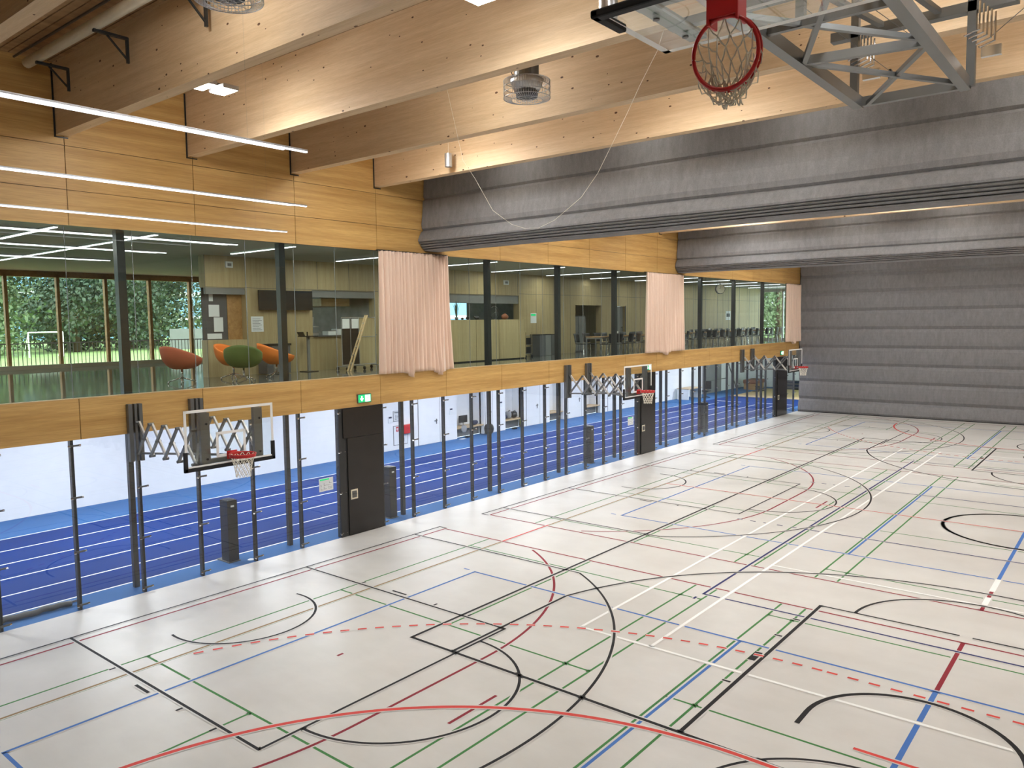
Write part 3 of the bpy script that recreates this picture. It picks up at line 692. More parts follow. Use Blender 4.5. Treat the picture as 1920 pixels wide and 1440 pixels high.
# trolley and bins
t = thing('service_trolley', 'narrow steel service trolley at the right end of the oak counter block', 'trolley', (-3.6, 24.25, FZ))
for x, y in ((-.22, -.2), (.22, -.2), (-.22, .2), (.22, .2)):
    MB().cyl((x, y, .12), (x, y, 1.0), .012, 8).build('leg', 'chrome', t); MB().cyl((x-.015, y, .05), (x+.015, y, .05), .05, 12).build('caster', 'rubber', t, smooth=True)
for z in (.15, .5, .85): MB().box(-.22, .22, -.2, .2, z, z+.02).build('shelf', 'steel', t)
MB().box(-.18, .18, -.16, .16, .52, .78).box(-.18, .18, -.16, .16, .17, .42).build('black_crate', 'black', t)
t = thing('recycling_station', 'grey three-part recycling bin against the oak wall', 'bin', (-4.1, 26.2, FZ))
for k, mt in enumerate(('grey_dark', 'shutter', 'dark_steel')): MB().box(-.25, .25, -.6+.4*k, -.22+.4*k, 0, .85).build('compartment', mt, t, bevel=.01)
MB().box(-.26, .26, -.61, .6, .85, .88).build('lid', 'black', t)
t = thing('waste_bin', 'black slatted waste bin behind the orange and green lounge chairs', 'bin', (-4.1, 13.15, FZ))
for k, mt in enumerate(('grey_dark', 'steel', 'blue_glazing', 'grey_dark')): MB().box(-.22, .22, -.4+.2*k, -.21+.2*k, 0.02, .82).build('compartment', mt, t)
MB().box(-.24, .24, -.42, .42, .82, .88).build('lid', 'black', t)
# lectern-like hand sanitiser stand
t = thing('display_stand', 'black topped pedestal stand on a slim leg right of the first foyer column', 'stand', (-4.05, 14.3, FZ))
MB().box(-.2, .2, -.2, .2, 0, .02).build('base', 'black', t); MB().box(-.03, .03, -.04, .04, .02, 1.05).build('column', 'shutter', t)
MB().box(-.2, .2, -.22, .22, 1.05, 1.08).bar((0, -.22, 1.08), (0, -.28, 1.2), .3, .02).bar((-.1, .05, 1.08), (-.1, .05, 1.2), .03).build('tray', 'black', t)
# rolling whiteboard partition and ladder
t = thing('rolling_rack', 'wheeled metal rack with black panels and white notices before the hatch', 'rack', (-3.5, 15.75, FZ))
for y in (-.62, -.28, .05, .72): MB().cyl((0, y, .12), (0, y, 1.62), .014, 8).build('upright', 'alu', t)
MB().bar((0, -.62, .16), (0, .72, .16), .03).bar((0, -.62, 1.62), (0, .72, 1.62), .025).bar((0, .05, 1.02), (0, .72, 1.02), .02).build('rail', 'alu', t)
MB().box(-.01, .01, -.6, -.3, .18, 1.58).build('black_panel', 'black', t); MB().box(-.01, .01, -.26, .03, .18, 1.58).build('black_panel', 'black', t)
MB().box(-.012, .0, .07, .70, .2, 1.6).build('oak_panel', 'foyer_wood', t)
for a in (-.6, -.24): MB().box(.012, .018, a, a+.28, 1.28, 1.58).build('notice', 'paper', t)
for y in (-.62, .05, .72):
    MB().bar((-.25, y, .12), (.25, y, .12), .03).build('foot', 'alu', t); MB().cyl((.23, y-.015, .055), (.23, y+.015, .055), .055, 12).cyl((-.23, y-.015, .055), (-.23, y+.015, .055), .055, 12).build('caster', 'rubber', t, smooth=True)
t = thing('step_ladder', 'narrow wooden step ladder leaning against the wheeled rack', 'ladder', (-3.1, 15.0, FZ))
a0 = Vector((0, .0, 0)); a1 = Vector((-.25, .95, 1.68)); o_ = Vector((.2, -.05, 0))
MB().bar(a0, a1, .05, .03).bar(a0+o_, a1+o_*.6, .05, .03).build('side_rail', 'bench_wood', t)
for k in range(1, 7): u = k/7; MB().bar(a0.lerp(a1, u), (a0+o_).lerp(a1+o_*.6, u), .05, .02).build('step', 'alu', t)
# lounge chairs
def lounge(name, lab, loc, rz, mat):
    t = thing(name, lab, 'armchair', loc, 'shell lounge chairs in the foyer', rz)
    def f(u, v):
        a = -PI*.84+u*PI*1.68; r = .16+.24*math.sin(min(1, v*1.15)*PI/2)
        back = .5+.5*math.cos(a); h = .42+(.22*(1-back)**0+.0) if 0 else 0
        top = .58+.36*back**1.2
        z = .38+(top-.38)*v**1.6
        return (r*1.05*math.cos(a)*-1*(1+.15*v), r*1.12*math.sin(a), z)
    MB().grid(f, 30, 12).lathe([(0, .38), (.17, .38)], (0, 0, 0), 24).build('shell', mat, t, smooth=True, solid=.035)
    MB().lathe([(0, .40), (.26, .40), (.30, .45), (.26, .49), (0, .50)], (0.02, 0, 0), 24).build('seat_cushion', mat, t, smooth=True)
    MB().cyl((0, 0, .12), (0, 0, .38), .025, 12).build('pedestal', 'chrome', t, smooth=True)
    g = MB()
    for k in range(4): a = PI/4+k*PI/2; g.tube([(0, 0, .15), (.32*math.cos(a), .32*math.sin(a), .05)], [.018, .014], 8).cyl((.32*math.cos(a), .32*math.sin(a), 0), (.32*math.cos(a), .32*math.sin(a), .05), .016, 8)
    g.build('star_base', 'chrome', t, smooth=True)
lounge('lounge_chair', 'green shell lounge chair on a chrome star base seen from behind', (-2.1, 10.9, FZ), 2.4, 'green_fabric')
lounge('lounge_chair', 'orange shell lounge chair beside the first black foyer column', (-2.75, 12.3, FZ), 1.2, 'orange')
lounge('lounge_chair', 'orange shell lounge chair partly hidden behind the green one', (-3.3, 11.35, FZ), 0.4, 'orange')
lounge('lounge_chair', 'coral shell lounge chair, leftmost of the foyer lounge chairs', (-3.0, 9.75, FZ), 1.8, 'coral')

# bistro tables and chairs
def mk_chair(name, lab):
    t = thing(name, lab, 'chair', (0, 0, 0), 'black cafe chairs in the foyer')
    MB().grid(lambda u, v: (.22*(2*u-1), -.2+.42*v, .45-.02*math.sin(PI*u)-.015*v), 6, 6).build('seat', 'black', t, smooth=True, solid=.02)
    MB().grid(lambda u, v: ((.23-.04*(1-v))*(2*u-1), -.21-.07*v-.04*(1-(2*u-1)**2), .50+.38*v), 8, 6).build('backrest', 'black', t, smooth=True, solid=.018)
    for sx in (-1, 1):
        for sy, zt in ((-1, .46), (1, .45)): MB().tube([(sx*.18, sy*.17, zt), (sx*.22, sy*.22, 0)], .011, 6).build('leg', 'chrome', t)
    MB().bar((-.18, -.2, .44), (-.18, -.25, .6), .02).bar((.18, -.2, .44), (.18, -.25, .6), .02).build('back_support', 'chrome', t)
    return t
def mk_table(name, lab):
    t = thing(name, lab, 'table', (0, 0, 0), 'small cafe tables in the foyer')
    MB().box(-.38, .38, -.38, .38, .72, .75).build('table_top', 'table_wood', t, bevel=.004)
    for sx in (-1, 1):
        for sy in (-1, 1): MB().box(sx*.35-.02, sx*.35+.02, sy*.35-.02, sy*.35+.02, 0, .72).build('leg', 'alu', t)
    MB().box(-.35, .35, -.36, -.34, .66, .72).box(-.35, .35, .34, .36, .66, .72).build('apron', 'alu', t)
    return t
ch0 = mk_chair('cafe_chair', 'black cafe chair with chrome legs'); tb0 = mk_table('cafe_table', 'small square oak topped table on metal legs')
uc = ut = False
def zone(y):
    if y < 30.8: return 'between the middle foyer column and the middle drape'
    if y < 36.5: return 'right of the middle drape'
    if y < 40.5: return 'in the bay before the far column'
    return 'near the far daylight window'
ty = [27.9+1.55*k for k in range(13)]
for i, y in enumerate(ty):
    lab = ORD[i]+' small square oak topped cafe table counted from the counter block'
    if not ut: tb0.location = (-2.5, y, FZ); tb0['label'] = lab; ut = True
    else: dup(tb0, (-2.5, y, FZ), lab)
    for j, (dx, dy, rz) in enumerate(((.62, -.3, PI/2), (.62, .35, PI/2), (-.62, -.3, -PI/2), (-.62, .35, -PI/2))):
        lab = 'black cafe chair, '+('glass side ' if dx > 0 else 'wall side ')+('near' if dy < 0 else 'far')+' seat of the '+ORD[i]+' table from the counter'
        rz += random.uniform(-.2, .2)
        if not uc: ch0.location = (-2.5+dx, y+dy, FZ); ch0.rotation_euler = (0, 0, rz); ch0['label'] = lab; uc = True
        else: dup(ch0, (-2.5+dx, y+dy, FZ), lab, rz)
for i in (1, 5, 7, 10):
    y = ty[i]
    t = thing('candle', 'white pillar candle on the '+ORD[i]+' cafe table from the counter block', 'candle', (-2.5, y, FZ+.75), 'candles on the cafe tables')
    MB().lathe([(0, 0), (.045, 0), (.045, .2), (0, .2)], n=14).build('wax', 'paper', t); MB().cyl((0, 0, .2), (0, 0, .22), .003, 5).build('wick', 'black', t)
# foyer line lights across (X) and along (Y)
for k, (x0, x1, y) in enumerate([(-3.35, -.45, 6.08), (-10.0, -.45, 8.0), (-3.44, -.62, 11.5), (-3.6, -.5, 15.1), (-3.7, -.5, 18.95), (-3.9, -.5, 22.65), (-4.05, -.5, 26.35), (-4.2, -.5, 29.9), (-3.8, -.5, 33.2), (-3.6, -.5, 36.7), (-3.8, -.5, 40.2), (-3.8, -.5, 43.5), (-3.8, -.5, 47.0)]):
    y_ = y
    lab = ['white strip light across the foyer ceiling at the far left edge', 'longest white strip light across the foyer ceiling, left of the first column', 'white strip light across the foyer ceiling behind the first column', 'white strip light across the foyer ceiling left of the nearest drape'][k] if k < 4 else ('white strip light across the foyer ceiling between the nearest and middle drapes' if y < 28 else 'white strip light across the foyer ceiling beyond the middle drape')
    t = thing('linear_ceiling_light', lab, 'ceiling light', ((x0+x1)/2, y_, CZ-.04), 'strip lights across the foyer ceiling')
    MB().box(x0, x1, y_-.045, y_+.045, CZ-.03, CZ-.0).build('housing', 'alu', t, world=True); MB().box(x0+.01, x1-.01, y_-.035, y_+.035, CZ-.045, CZ-.03).build('diffuser', 'led', t, world=True)
    area('foyer_lamp', ((x0+x1)/2, y_, CZ-.06), x1-x0, .08, (40 if y_ < 28 else 24) if k != 1 else 60, (1, .97, .9))
for k, (x, y0, y1) in enumerate(((-1.25, 1.0, 10.3), (-4.35, 2.0, 10.15), (-7.7, 3.0, 10.2))):
    t = thing('linear_ceiling_light', ['long double strip light running lengthwise nearest behind the foyer glass', 'second long double strip light running lengthwise in the foyer', 'deepest long double strip light running lengthwise in the foyer'][k], 'ceiling light', (x, (y0+y1)/2, CZ-.04), 'lengthwise strip lights in the foyer')
    MB().box(x-.1, x+.1, y0, y1, CZ-.03, CZ).build('housing', 'alu', t, world=True)
    MB().box(x-.085, x-.03, y0, y1-.2, CZ-.045, CZ-.03).build('diffuser', 'led', t, world=True); MB().box(x+.03, x+.085, y0, y1, CZ-.045, CZ-.03).build('diffuser', 'led', t, world=True)
# clock
t = thing('station_clock', 'round double-faced clock hanging from the foyer ceiling beyond the middle drape', 'clock', (-1.5, 37.8, 6.9))
MB().cyl((0, 0, .22), (0, 0, .4), .02, 8).build('stem', 'steel', t)
ring = lambda n: [(-.0+.0*k, 0, 0) for k in range(n)]
q = Vector((.75, -.62, 0)).normalized()
MB().tube([tuple(-q*.06), tuple(q*.06)], .25, 32).build('case', 'grey_dark', t, smooth=False)
for s in (-1, 1): MB().tube([tuple(q*.06*s), tuple(q*.066*s)], .225, 32).build('dial', 'cream', t)
r3 = q.cross(Vector((0, 0, 1))); MB().bar(tuple(q*.07), tuple(q*.07+Vector((0, 0, .17))), .015, .006).bar(tuple(q*.07), tuple(q*.07+r3*.1+Vector((0, 0, .05))), .02, .006).build('hands', 'black', t)
# foyer facades with outside; the left one stands in for a pane reflection
def facade(n0, plane, a0, a1, step, lab, zt=7.1):
    k = a0
    global n_w
    while k < a1-.01:
        b = min(k+step, a1); n_w += 1
        if plane[0] == 'x': x = plane[1]; g = MB().box(x-.01, x+.01, k+.05, b-.05, FZ+.12, zt)
        else: y = plane[1]; g = MB().box(k+.05, b-.05, y-.01, y+.01, FZ+.12, zt)
        t = thing('window_%d' % n_w, lab, 'window', (0, 0, 0)); t['kind'] = 'structure'
        g.build('pane', 'glass_clear', t)
        if plane[0] == 'x': f = MB().box(x-.08, x+.08, k-.05, k+.05, FZ, zt+.1).box(x-.08, x+.08, k, b, FZ, FZ+.12).box(x-.08, x+.08, k, b, zt, CZ)
        else: f = MB().box(k-.05, k+.05, y-.08, y+.08, FZ, zt+.1).box(k, b, y-.08, y+.08, FZ, FZ+.12).box(k, b, y-.08, y+.08, zt, CZ)
        f.build('frame', 'table_wood' if plane[0] == 'x' else 'alu', t); k = b
facade(0, ('x', -14.1), -5, 17.35, 1.62, 'tall foyer window towards the trees and lawn')
facade(0, ('y', 51.0), -4.4, -.3, 1.35, 'tall end window of the foyer beside the farthest drape')
facade(0, ('x', -14.1), 17.5, 27.1, 2.0, 'kitchen window towards the trees')
MB().box(-14.0, -13.9, 2, 16.8, FZ, FZ+.14).build('radiator_cover', 'cream'); tag(bpy.data.objects['radiator_cover'], 'low cream heating bench under the tall foyer windows', 'radiator')

# outside; lawn and left trees largely stand in for a pane reflection
lawn = struct(MB().box(-130, -14.3, -60, 120, 3.5, 3.68).box(-14.3, 30, 52, 120, 3.4, 3.6).build('lawn', 'grass'), 'mown green lawn outside the foyer windows', 'lawn')
struct(MB().box(-17.5, -14.3, -60, 60, 3.68, 3.72).build('path', 'clay'), 'reddish strip of paving along the foyer windows', 'path')
f = thing('railing', 'dark vertical bar railing between the lawn and the foyer windows', 'railing', (-18, 10, 3.68))
for k in range(9):
    y0 = -3+k*3.2; g = MB().bar((-18, y0, 4.75), (-18, y0+3.2, 4.75), .04).bar((-18, y0, 3.8), (-18, y0+3.2, 3.8), .04)
    for j in range(22): g.bar((-18, y0+.15*j, 3.68), (-18, y0+.15*j, 4.78), .022)
    g.build('railing_panel', 'black_steel', f, world=True)
def tree(loc, h, r, mat, lab, seed):
    rnd = random.Random(seed); t = thing('tree', lab, 'tree', loc, 'trees outside the foyer windows')
    MB().tube([(0, 0, 0), (.1, 0, h*.3), (0, .1, h*.7)], [.22, .17, .08], 8).build('trunk', 'bark', t, smooth=True)
    g = MB(); blobs = [(rnd.gauss(0, r*.42), rnd.gauss(0, r*.42), h*rnd.uniform(.10, .92), r*rnd.uniform(.32, .5)) for _ in range(26)]
    for bx, by, bz, br in blobs:
        for _ in range(300):
            d = Vector((rnd.gauss(0, 1), rnd.gauss(0, 1), rnd.gauss(0, 1))).normalized()*br*rnd.uniform(.35, 1.05)
            p = Vector((bx, by, bz))+d; a = Vector((rnd.gauss(0, 1), rnd.gauss(0, 1), rnd.gauss(0, 1))).normalized(); b = a.orthogonal().normalized(); s = rnd.uniform(.10, .2)
            g.quad(tuple(p-a*s), tuple(p-b*s*.6), tuple(p+a*s), tuple(p+b*s*.6))
    g.build('crown', mat, t)
tp = [(-44, 3, 8, 4, 'leaf', 'green tree in the back row at the very left'), (-50, 19, 9, 4.5, 'leaf', 'green tree behind the football goal'), (-43, 27, 8, 4, 'leaf_dark', 'dark tree behind the pale site board'), (-46, 44, 9, 4.5, 'leaf_dark', 'dark tree at the right end of the left foyer view'), (-62, 55, 10, 5, 'leaf', 'green tree in the far right of the back row'), (-40, 22, 9, 4.2, 'leaf_dark', 'dark broad tree beyond the lawn, in the middle of the left foyer view'), (-36, 14, 7.5, 3.8, 'leaf', 'mid green bushy tree at the left of the foyer view'), (-48, 31, 10, 4.8, 'leaf_dark', 'dark tree behind the first black foyer column'), (-38, 7, 8.5, 3.8, 'leaf_light', 'light green tree at the left picture edge'), (-45, 38, 9.5, 4.5, 'leaf', 'green tree right of the first black foyer column'), (-52, 25, 11, 5, 'leaf', 'tall green tree in the back row of the left foyer view'), (-56, 46, 11, 5, 'leaf_dark', 'dark tree far right in the left foyer view'), (-52, 14, 10, 5, 'leaf_dark', 'dark tree in the back row at the left edge'), (-60, 36, 11, 5, 'leaf_light', 'pale tree in the back row behind the column'),
      (-4, 72, 10, 4.5, 'leaf_light', 'light green tree outside the far end window'), (-9, 66, 9, 4, 'leaf', 'green tree left outside the far end window'), (-14, 80, 12, 5, 'leaf', 'tall green tree behind the far end window trees')]
for i, (x, y, h, r, mt, lb) in enumerate(tp): tree((x, y, 3.6), h*(1.2 if x < -30 else 1), r*1.1, mt, lb, i+3)
t = thing('glass_building', 'pale blue glass office block beyond the trees', 'building', (-95, 35, 3.6))
MB().box(-110, -90, -30, 120, 3.6, 26).build('wall', 'blue_glazing', t, world=True)
g = MB()
for k in range(6): g.box(-90, -89.8, -30, 120, 6+k*3.4, 6.6+k*3.4)
g.build('floor_bands', 'paper', t, world=True)
t = thing('football_goal', 'white football goal frame on the lawn', 'goal', (-33, 17.6, 3.68))
MB().cyl((0, -.9, 0), (0, -.9, 1.4), .04, 8).cyl((0, .9, 0), (0, .9, 1.4), .04, 8).cyl((0, -.9, 1.4), (0, .9, 1.4), .04, 8).cyl((-.8, -.9, 0), (0, -.9, 1.4), .02, 8).cyl((-.8, .9, 0), (0, .9, 1.4), .02, 8).build('frame', 'white_paint', t)
t = thing('site_board', 'pale rectangular board standing on the lawn before the dark trees', 'board', (-28, 23.5, 3.68))
MB().box(-.03, .03, -1.2, 1.2, .3, 1.5).build('panel', 'shutter', t); MB().box(-.04, .04, -1.0, -.9, 0, .3).box(-.04, .04, .9, 1, 0, .3).build('foot', 'dark_steel', t)

# ---------------------------------------------------------------- corridor furniture
def pedestal(y, x, lab):
    t = thing('pedestal_cabinet', lab, 'pedestal', (x, y, 0), 'black pedestals behind the glass')
    MB().box(-.16, .16, -.125, .125, .02, 1.42).build('body', 'black', t, bevel=.008); MB().box(-.13, .13, -.095, .095, 1.42, 1.435).build('top_plate', 'steel', t)
    MB().box(-.09, .09, -.055, .055, 1.435, 1.44).build('slot', 'black', t); MB().box(-.34, .18, -.15, .15, 0, .02).build('foot_plate', 'dark_steel', t)
    MB().box(.16, .165, -.04, .04, 1.27, 1.31).build('badge', 'paper', t)
pedestal(9.42, -.56, 'black pedestal cabinet behind the glass under the nearest wall hoop')
pedestal(14.32, -.60, 'black pedestal cabinet behind the glass just right of the nearest black door')
pedestal(24.4, -.68, 'black pedestal cabinet behind the glass left of the middle black door')
pedestal(34.3, -.68, 'black pedestal cabinet behind the glass right of the middle black door')
for i, (x, y) in enumerate(((-.25, 9.75), (-.3, 15.05), (-.2, 19.9))):
    t = thing('floor_spotlight', ['small round recessed floor light beside the nearest pedestal', 'small round recessed floor light beside the second pedestal', 'small round recessed floor light between the nearest and middle doors'][i], 'floor light', (x, y, 0), 'recessed floor lights behind the glass')
    MB().lathe([(0, .008), (.07, .008), (.08, 0)], n=18).build('cover', 'paper', t)
t = thing('safety_net_roll', 'rolled dark metal mesh lying behind the glass at the lower left', 'net roll', (-.45, 5.2, .06))
MB().tube([(.15*math.sin(k)*.15, -.75+k*.1, .0+.01*math.sin(2*k)) for k in range(16)], .055, 10).build('roll', 'dark_steel', t, smooth=True)
MB().cyl((0, .75, 0), (0, .95, 0), .03, 10).build('end_pin', 'chrome', t)
XC_ = -9.0
def cdoor(i, y0, y1, lab, hy):
    t = thing('door_%d' % i, lab, 'door', (XC_, (y0+y1)/2, 0)); t['kind'] = 'structure'
    MB().box(XC_, XC_+.02, y0, y1, .01, 2.9).build('door_leaf', 'white_wall', t, world=True)
    MB().box(XC_, XC_+.012, y0-.03, y0-.012, 0, 3).box(XC_, XC_+.012, y1+.012, y1+.03, 0, 3).build('door_gap', 'shutter', t, world=True)
    MB().cyl((XC_+.02, hy, 1.02), (XC_+.08, hy, 1.02), .02, 8).bar((XC_+.08, hy, 1.02), (XC_+.08, hy-.16, 1.02), .025).box(XC_+.02, XC_+.026, hy-.03, hy+.03, .85, 1.08).build('lever_handle', 'steel', t, world=True)
cdoor(5, 20.6, 21.5, 'white flush door left of the fire hose cabinet', 21.3)
cdoor(6, 23.55, 24.85, 'white flush door right of the fire hose cabinet', 24.65)
cdoor(7, 28.0, 28.5, 'white flush door between the two occupied bench niches', 28.35)
cdoor(8, 31.2, 32.3, 'white flush door right of the bag niche', 32.1)
cdoor(9, 34.9, 36.2, 'white flush door in front of which the second hoop stands', 36.0)
cdoor(10, 39.0, 40.3, 'white flush door beyond the middle black door', 40.1)
def panel_small(y, lab):
    t = thing('control_panel', lab, 'panel', (XC_, y, 1.3), 'small wall control panels in the corridor'); MB().box(XC_, XC_+.03, y-.1, y+.1, 1.18, 1.46).build('casing', 'paper', t, world=True, bevel=.004); MB().box(XC_+.03, XC_+.033, y-.08, y+.08, 1.38, 1.45).build('display', 'navy_cloth', t, world=True)
panel_small(21.9, 'small wall panel with dark display left of the posted plan'); panel_small(25.6, 'small wall panel left of the niche with the monitor'); panel_small(29.15, 'small wall panel left of the bag niche')
t = thing('posted_plan', 'framed floor plan on the corridor wall above the hose cabinet', 'poster', (XC_, 22.3, 1.3))
MB().box(XC_, XC_+.02, 22.08, 22.58, 1.22, 1.66).build('frame', 'alu', t, world=True); MB().box(XC_+.02, XC_+.022, 22.11, 22.55, 1.25, 1.63).build('sheet', 'paper', t, world=True)
g = MB()
for k in range(5): g.box(XC_+.022, XC_+.024, 22.14, 22.3+.04*k, 1.3+.06*k, 1.31+.06*k); g.box(XC_+.022, XC_+.024, 22.2+.06*k, 22.21+.06*k, 1.28, 1.5)
g.box(XC_+.022, XC_+.024, 22.13, 22.4, 1.58, 1.61); g.build('plan_drawing', 'ink', t, world=True)
t = thing('fire_hose_cabinet', 'white wall cabinet with a small red extinguisher symbol', 'cabinet', (XC_, 22.45, .1))
MB().box(XC_, XC_+.02, 22.1, 22.85, .22, 1.0).build('door_panel', 'white_wall', t, world=True)
MB().box(XC_, XC_+.01, 22.07, 22.88, .19, 1.03).build('surround', 'shutter', t, world=True)
MB().box(XC_+.02, XC_+.024, 22.22, 22.42, .78, .98).build('red_symbol', 'sign_red', t, world=True)
MB().box(XC_+.024, XC_+.026, 22.30, 22.34, .81, .93).box(XC_+.024, XC_+.026, 22.25, 22.28, .83, .93).box(XC_+.024, XC_+.026, 22.34, 22.39, .92, .94).build('extinguisher_mark', 'paper', t, world=True)
MB().box(XC_+.02, XC_+.04, 22.62, 22.66, .32, .48).build('latch', 'black', t, world=True)
t = thing('first_aid_box', 'red wall box right of the white hose cabinet', 'box', (XC_, 22.85, .9))
MB().box(XC_+.03, XC_+.2, 22.52, 23.1, .66, 1.04).build('box', 'sign_red', t, world=True, bevel=.02); MB().box(XC_+.2, XC_+.21, 23.0, 23.05, .72, .77).build('catch', 'paper', t, world=True)
for i, (a, b) in enumerate(niches):
    t = thing('niche_bench', ['wooden wall bench in the niche with the monitor', 'wooden wall bench in the niche piled with bags', 'empty wooden wall bench in the third niche', 'empty wooden wall bench behind the second hoop'][i], 'bench', (-9.4, (a+b)/2, 0), 'benches in the corridor niches')
    MB().box(-9.74, -9.02, a+.01, b-.01, .42, .47).build('seat', 'bench_wood', t, world=True, bevel=.004); MB().box(-9.6, -9.35, a+.01, b-.01, 0, .42).build('plinth', 'shutter', t, world=True)
t = thing('monitor', 'black flat monitor standing in the first bench niche', 'monitor', (-9.45, 26.9, .47))
MB().box(-.02, .02, -.28, .28, .16, .5).build('screen', 'black', t, bevel=.004); MB().box(-.1, .1, -.12, .12, 0, .015).cyl((0, 0, .01), (0, 0, .2), .02, 8).build('stand', 'dark_steel', t)
def bag(lab, loc, mat, sx, sy, h, strap=True, name='sports_bag'):
    t = thing(name, lab, 'bag', loc); rnd = random.Random(int(loc[1]*31)); p = rnd.uniform(0, 6)
    MB().grid(lambda u, v: (sx*math.sin(PI*v)**.6*math.cos(2*PI*u)*(1+.1*math.sin(6*PI*u+p)), sy*math.sin(PI*v)**.6*math.sin(2*PI*u)*(1+.08*math.cos(4*PI*u+p)), h*(1-math.cos(PI*v))/2+.02*math.sin(4*PI*u)*math.sin(PI*v)), 22, 12).build('body', mat, t, smooth=True)
    if strap: MB().tube([(sx*.3, -sy*.5, h*.9), (sx*.4, -sy*.2, h*1.15), (sx*.4, sy*.2, h*1.15), (sx*.3, sy*.5, h*.9)], .014, 6).build('strap', 'black', t, smooth=True)
bag('dark jacket draped over the first niche bench', (-9.25, 27.45, .475), 'navy_cloth', .16, .2, .22, False, 'jacket'); bag('grey jacket hanging over the edge of the first niche bench', (-8.93, 26.4, .25), 'grey_cloth', .1, .16, .34, False, 'jacket')
bag('black sports bag slumped on the floor beside the first niche', (-8.75, 27.95, 0), 'black', .22, .24, .5)
bag('navy and white sports bag on the second niche bench', (-9.35, 29.78, .475), 'navy_cloth', .19, .18, .24); bag('grey striped bag in the middle of the second niche bench', (-9.35, 30.16, .475), 'grey_cloth', .19, .15, .38); bag('dark rucksack at the right of the second niche bench', (-9.35, 30.58, .475), 'black', .19, .19, .34)
bag('lime green vest hanging off the second niche bench', (-8.93, 30.7, .08), 'lime', .06, .1, .42, False, 'vest')
for y, lb in ((26.5, 'pair of shoes on the floor under the first niche bench'), (29.95, 'pair of shoes on the floor under the second niche bench')):
    t = thing('shoes', lb, 'shoes', (-8.85, y, 0))
    for dy in (0, .14): MB().grid(lambda u, v: (.13*math.cos(2*PI*u)*math.sin(PI*v)**.5, dy+.05*math.sin(2*PI*u)*math.sin(PI*v)**.5, .09*(1-math.cos(PI*v))/2), 12, 8).build('shoe', 'black', t, smooth=True)
t = thing('paper_sheet', 'white sheet lying on the blue floor before the first niche', 'paper', (-8.75, 26.1, .0)); MB().box(-.1, .1, -.15, .15, .002, .006).build('sheet', 'paper', t)
# far corridor: desk, chair, boxes
t = thing('desk', 'white office desk at the far end of the corridor', 'desk', (-8.4, 48.4, 0))
MB().box(-.45, .45, -1.0, 1.0, .70, .74).build('desk_top', 'bench_wood', t)
for sy in (-.95, .95): MB().box(-.42, .42, sy-.02, sy+.02, 0, .7).build('side_panel', 'paper', t)
t = thing('office_chair', 'black swivel office chair beside the white desk', 'chair', (-7.6, 49.3, 0))
MB().box(-.24, .24, -.24, .24, .45, .52).build('seat', 'black', t, bevel=.02); MB().box(-.24, .24, .24, .29, .6, 1.15).build('backrest', 'black', t, bevel=.02); MB().cyl((0, 0, .08), (0, 0, .45), .03, 8).bar((0, .24, .48), (0, .28, .65), .05).build('stem', 'dark_steel', t)
g = MB()
for k in range(5): a = k*2*PI/5; g.bar((0, 0, .1), (.28*math.cos(a), .28*math.sin(a), .05), .035)
g.build('star_base', 'black', t)
t = thing('grey_door_panel', 'grey double door leaf at the far end of the corridor wall', 'door', (-8.9, 53, 0)); t['kind'] = 'structure'
MB().box(-8.98, -8.9, 51.6, 54.6, 0, 2.6).build('panel', 'shutter', t, world=True); MB().box(-8.9, -8.86, 51.6, 55.6, .9, .94).box(-8.9, -8.86, 55.56, 55.6, 0, .94).build('rail', 'dark_steel', t, world=True)
t = thing('vaulting_box', 'brown leather vaulting box at the far end of the corridor', 'gym box', (-7.6, 57.6, 0))
MB().box(-.5, .5, -.9, .9, .45, .75).build('leather_top', 'brown_leather', t, bevel=.05); MB().box(-.45, .45, -.85, .85, 0, .45).build('wooden_base', 'table_wood', t)
t = thing('gym_mat_trolley', 'stack of dark gym mats on a low trolley at the far corridor end', 'mats', (-3.6, 59.2, 0))
for k in range(4): MB().box(-2.2, 1.2, -.7, .6, .12+.12*k, .23+.12*k).build('mat', 'navy_cloth' if k % 2 else 'grey_dark', t, bevel=.02)
MB().box(-2.3, 1.3, -.75, .65, 0, .1).build('trolley', 'black', t)
t = thing('sports_pole', 'slim pole leaning on the far corridor wall', 'pole', (-8.7, 56, 0)); MB().cyl((.2, .5, 0), (-.2, -.3, 2.2), .03, 8).build('pole', 'grey_dark', t)
t = thing('rower_machine', 'small dark training machine at the far corridor end', 'machine', (-6.6, 56.0, 0))
MB().bar((0, -.5, .2), (0, .5, .2), .1).bar((0, .4, 0), (0, .4, 1.1), .06).bar((-.25, .4, 1.1), (.25, .4, 1.1), .04).bar((-.25, -.5, .03), (.25, -.5, .03), .06).bar((-.25, .5, .03), (.25, .5, .03), .06).build('frame', 'black_steel', t); MB().box(-.15, .15, -.3, .1, .3, .38).build('seat', 'black', t)

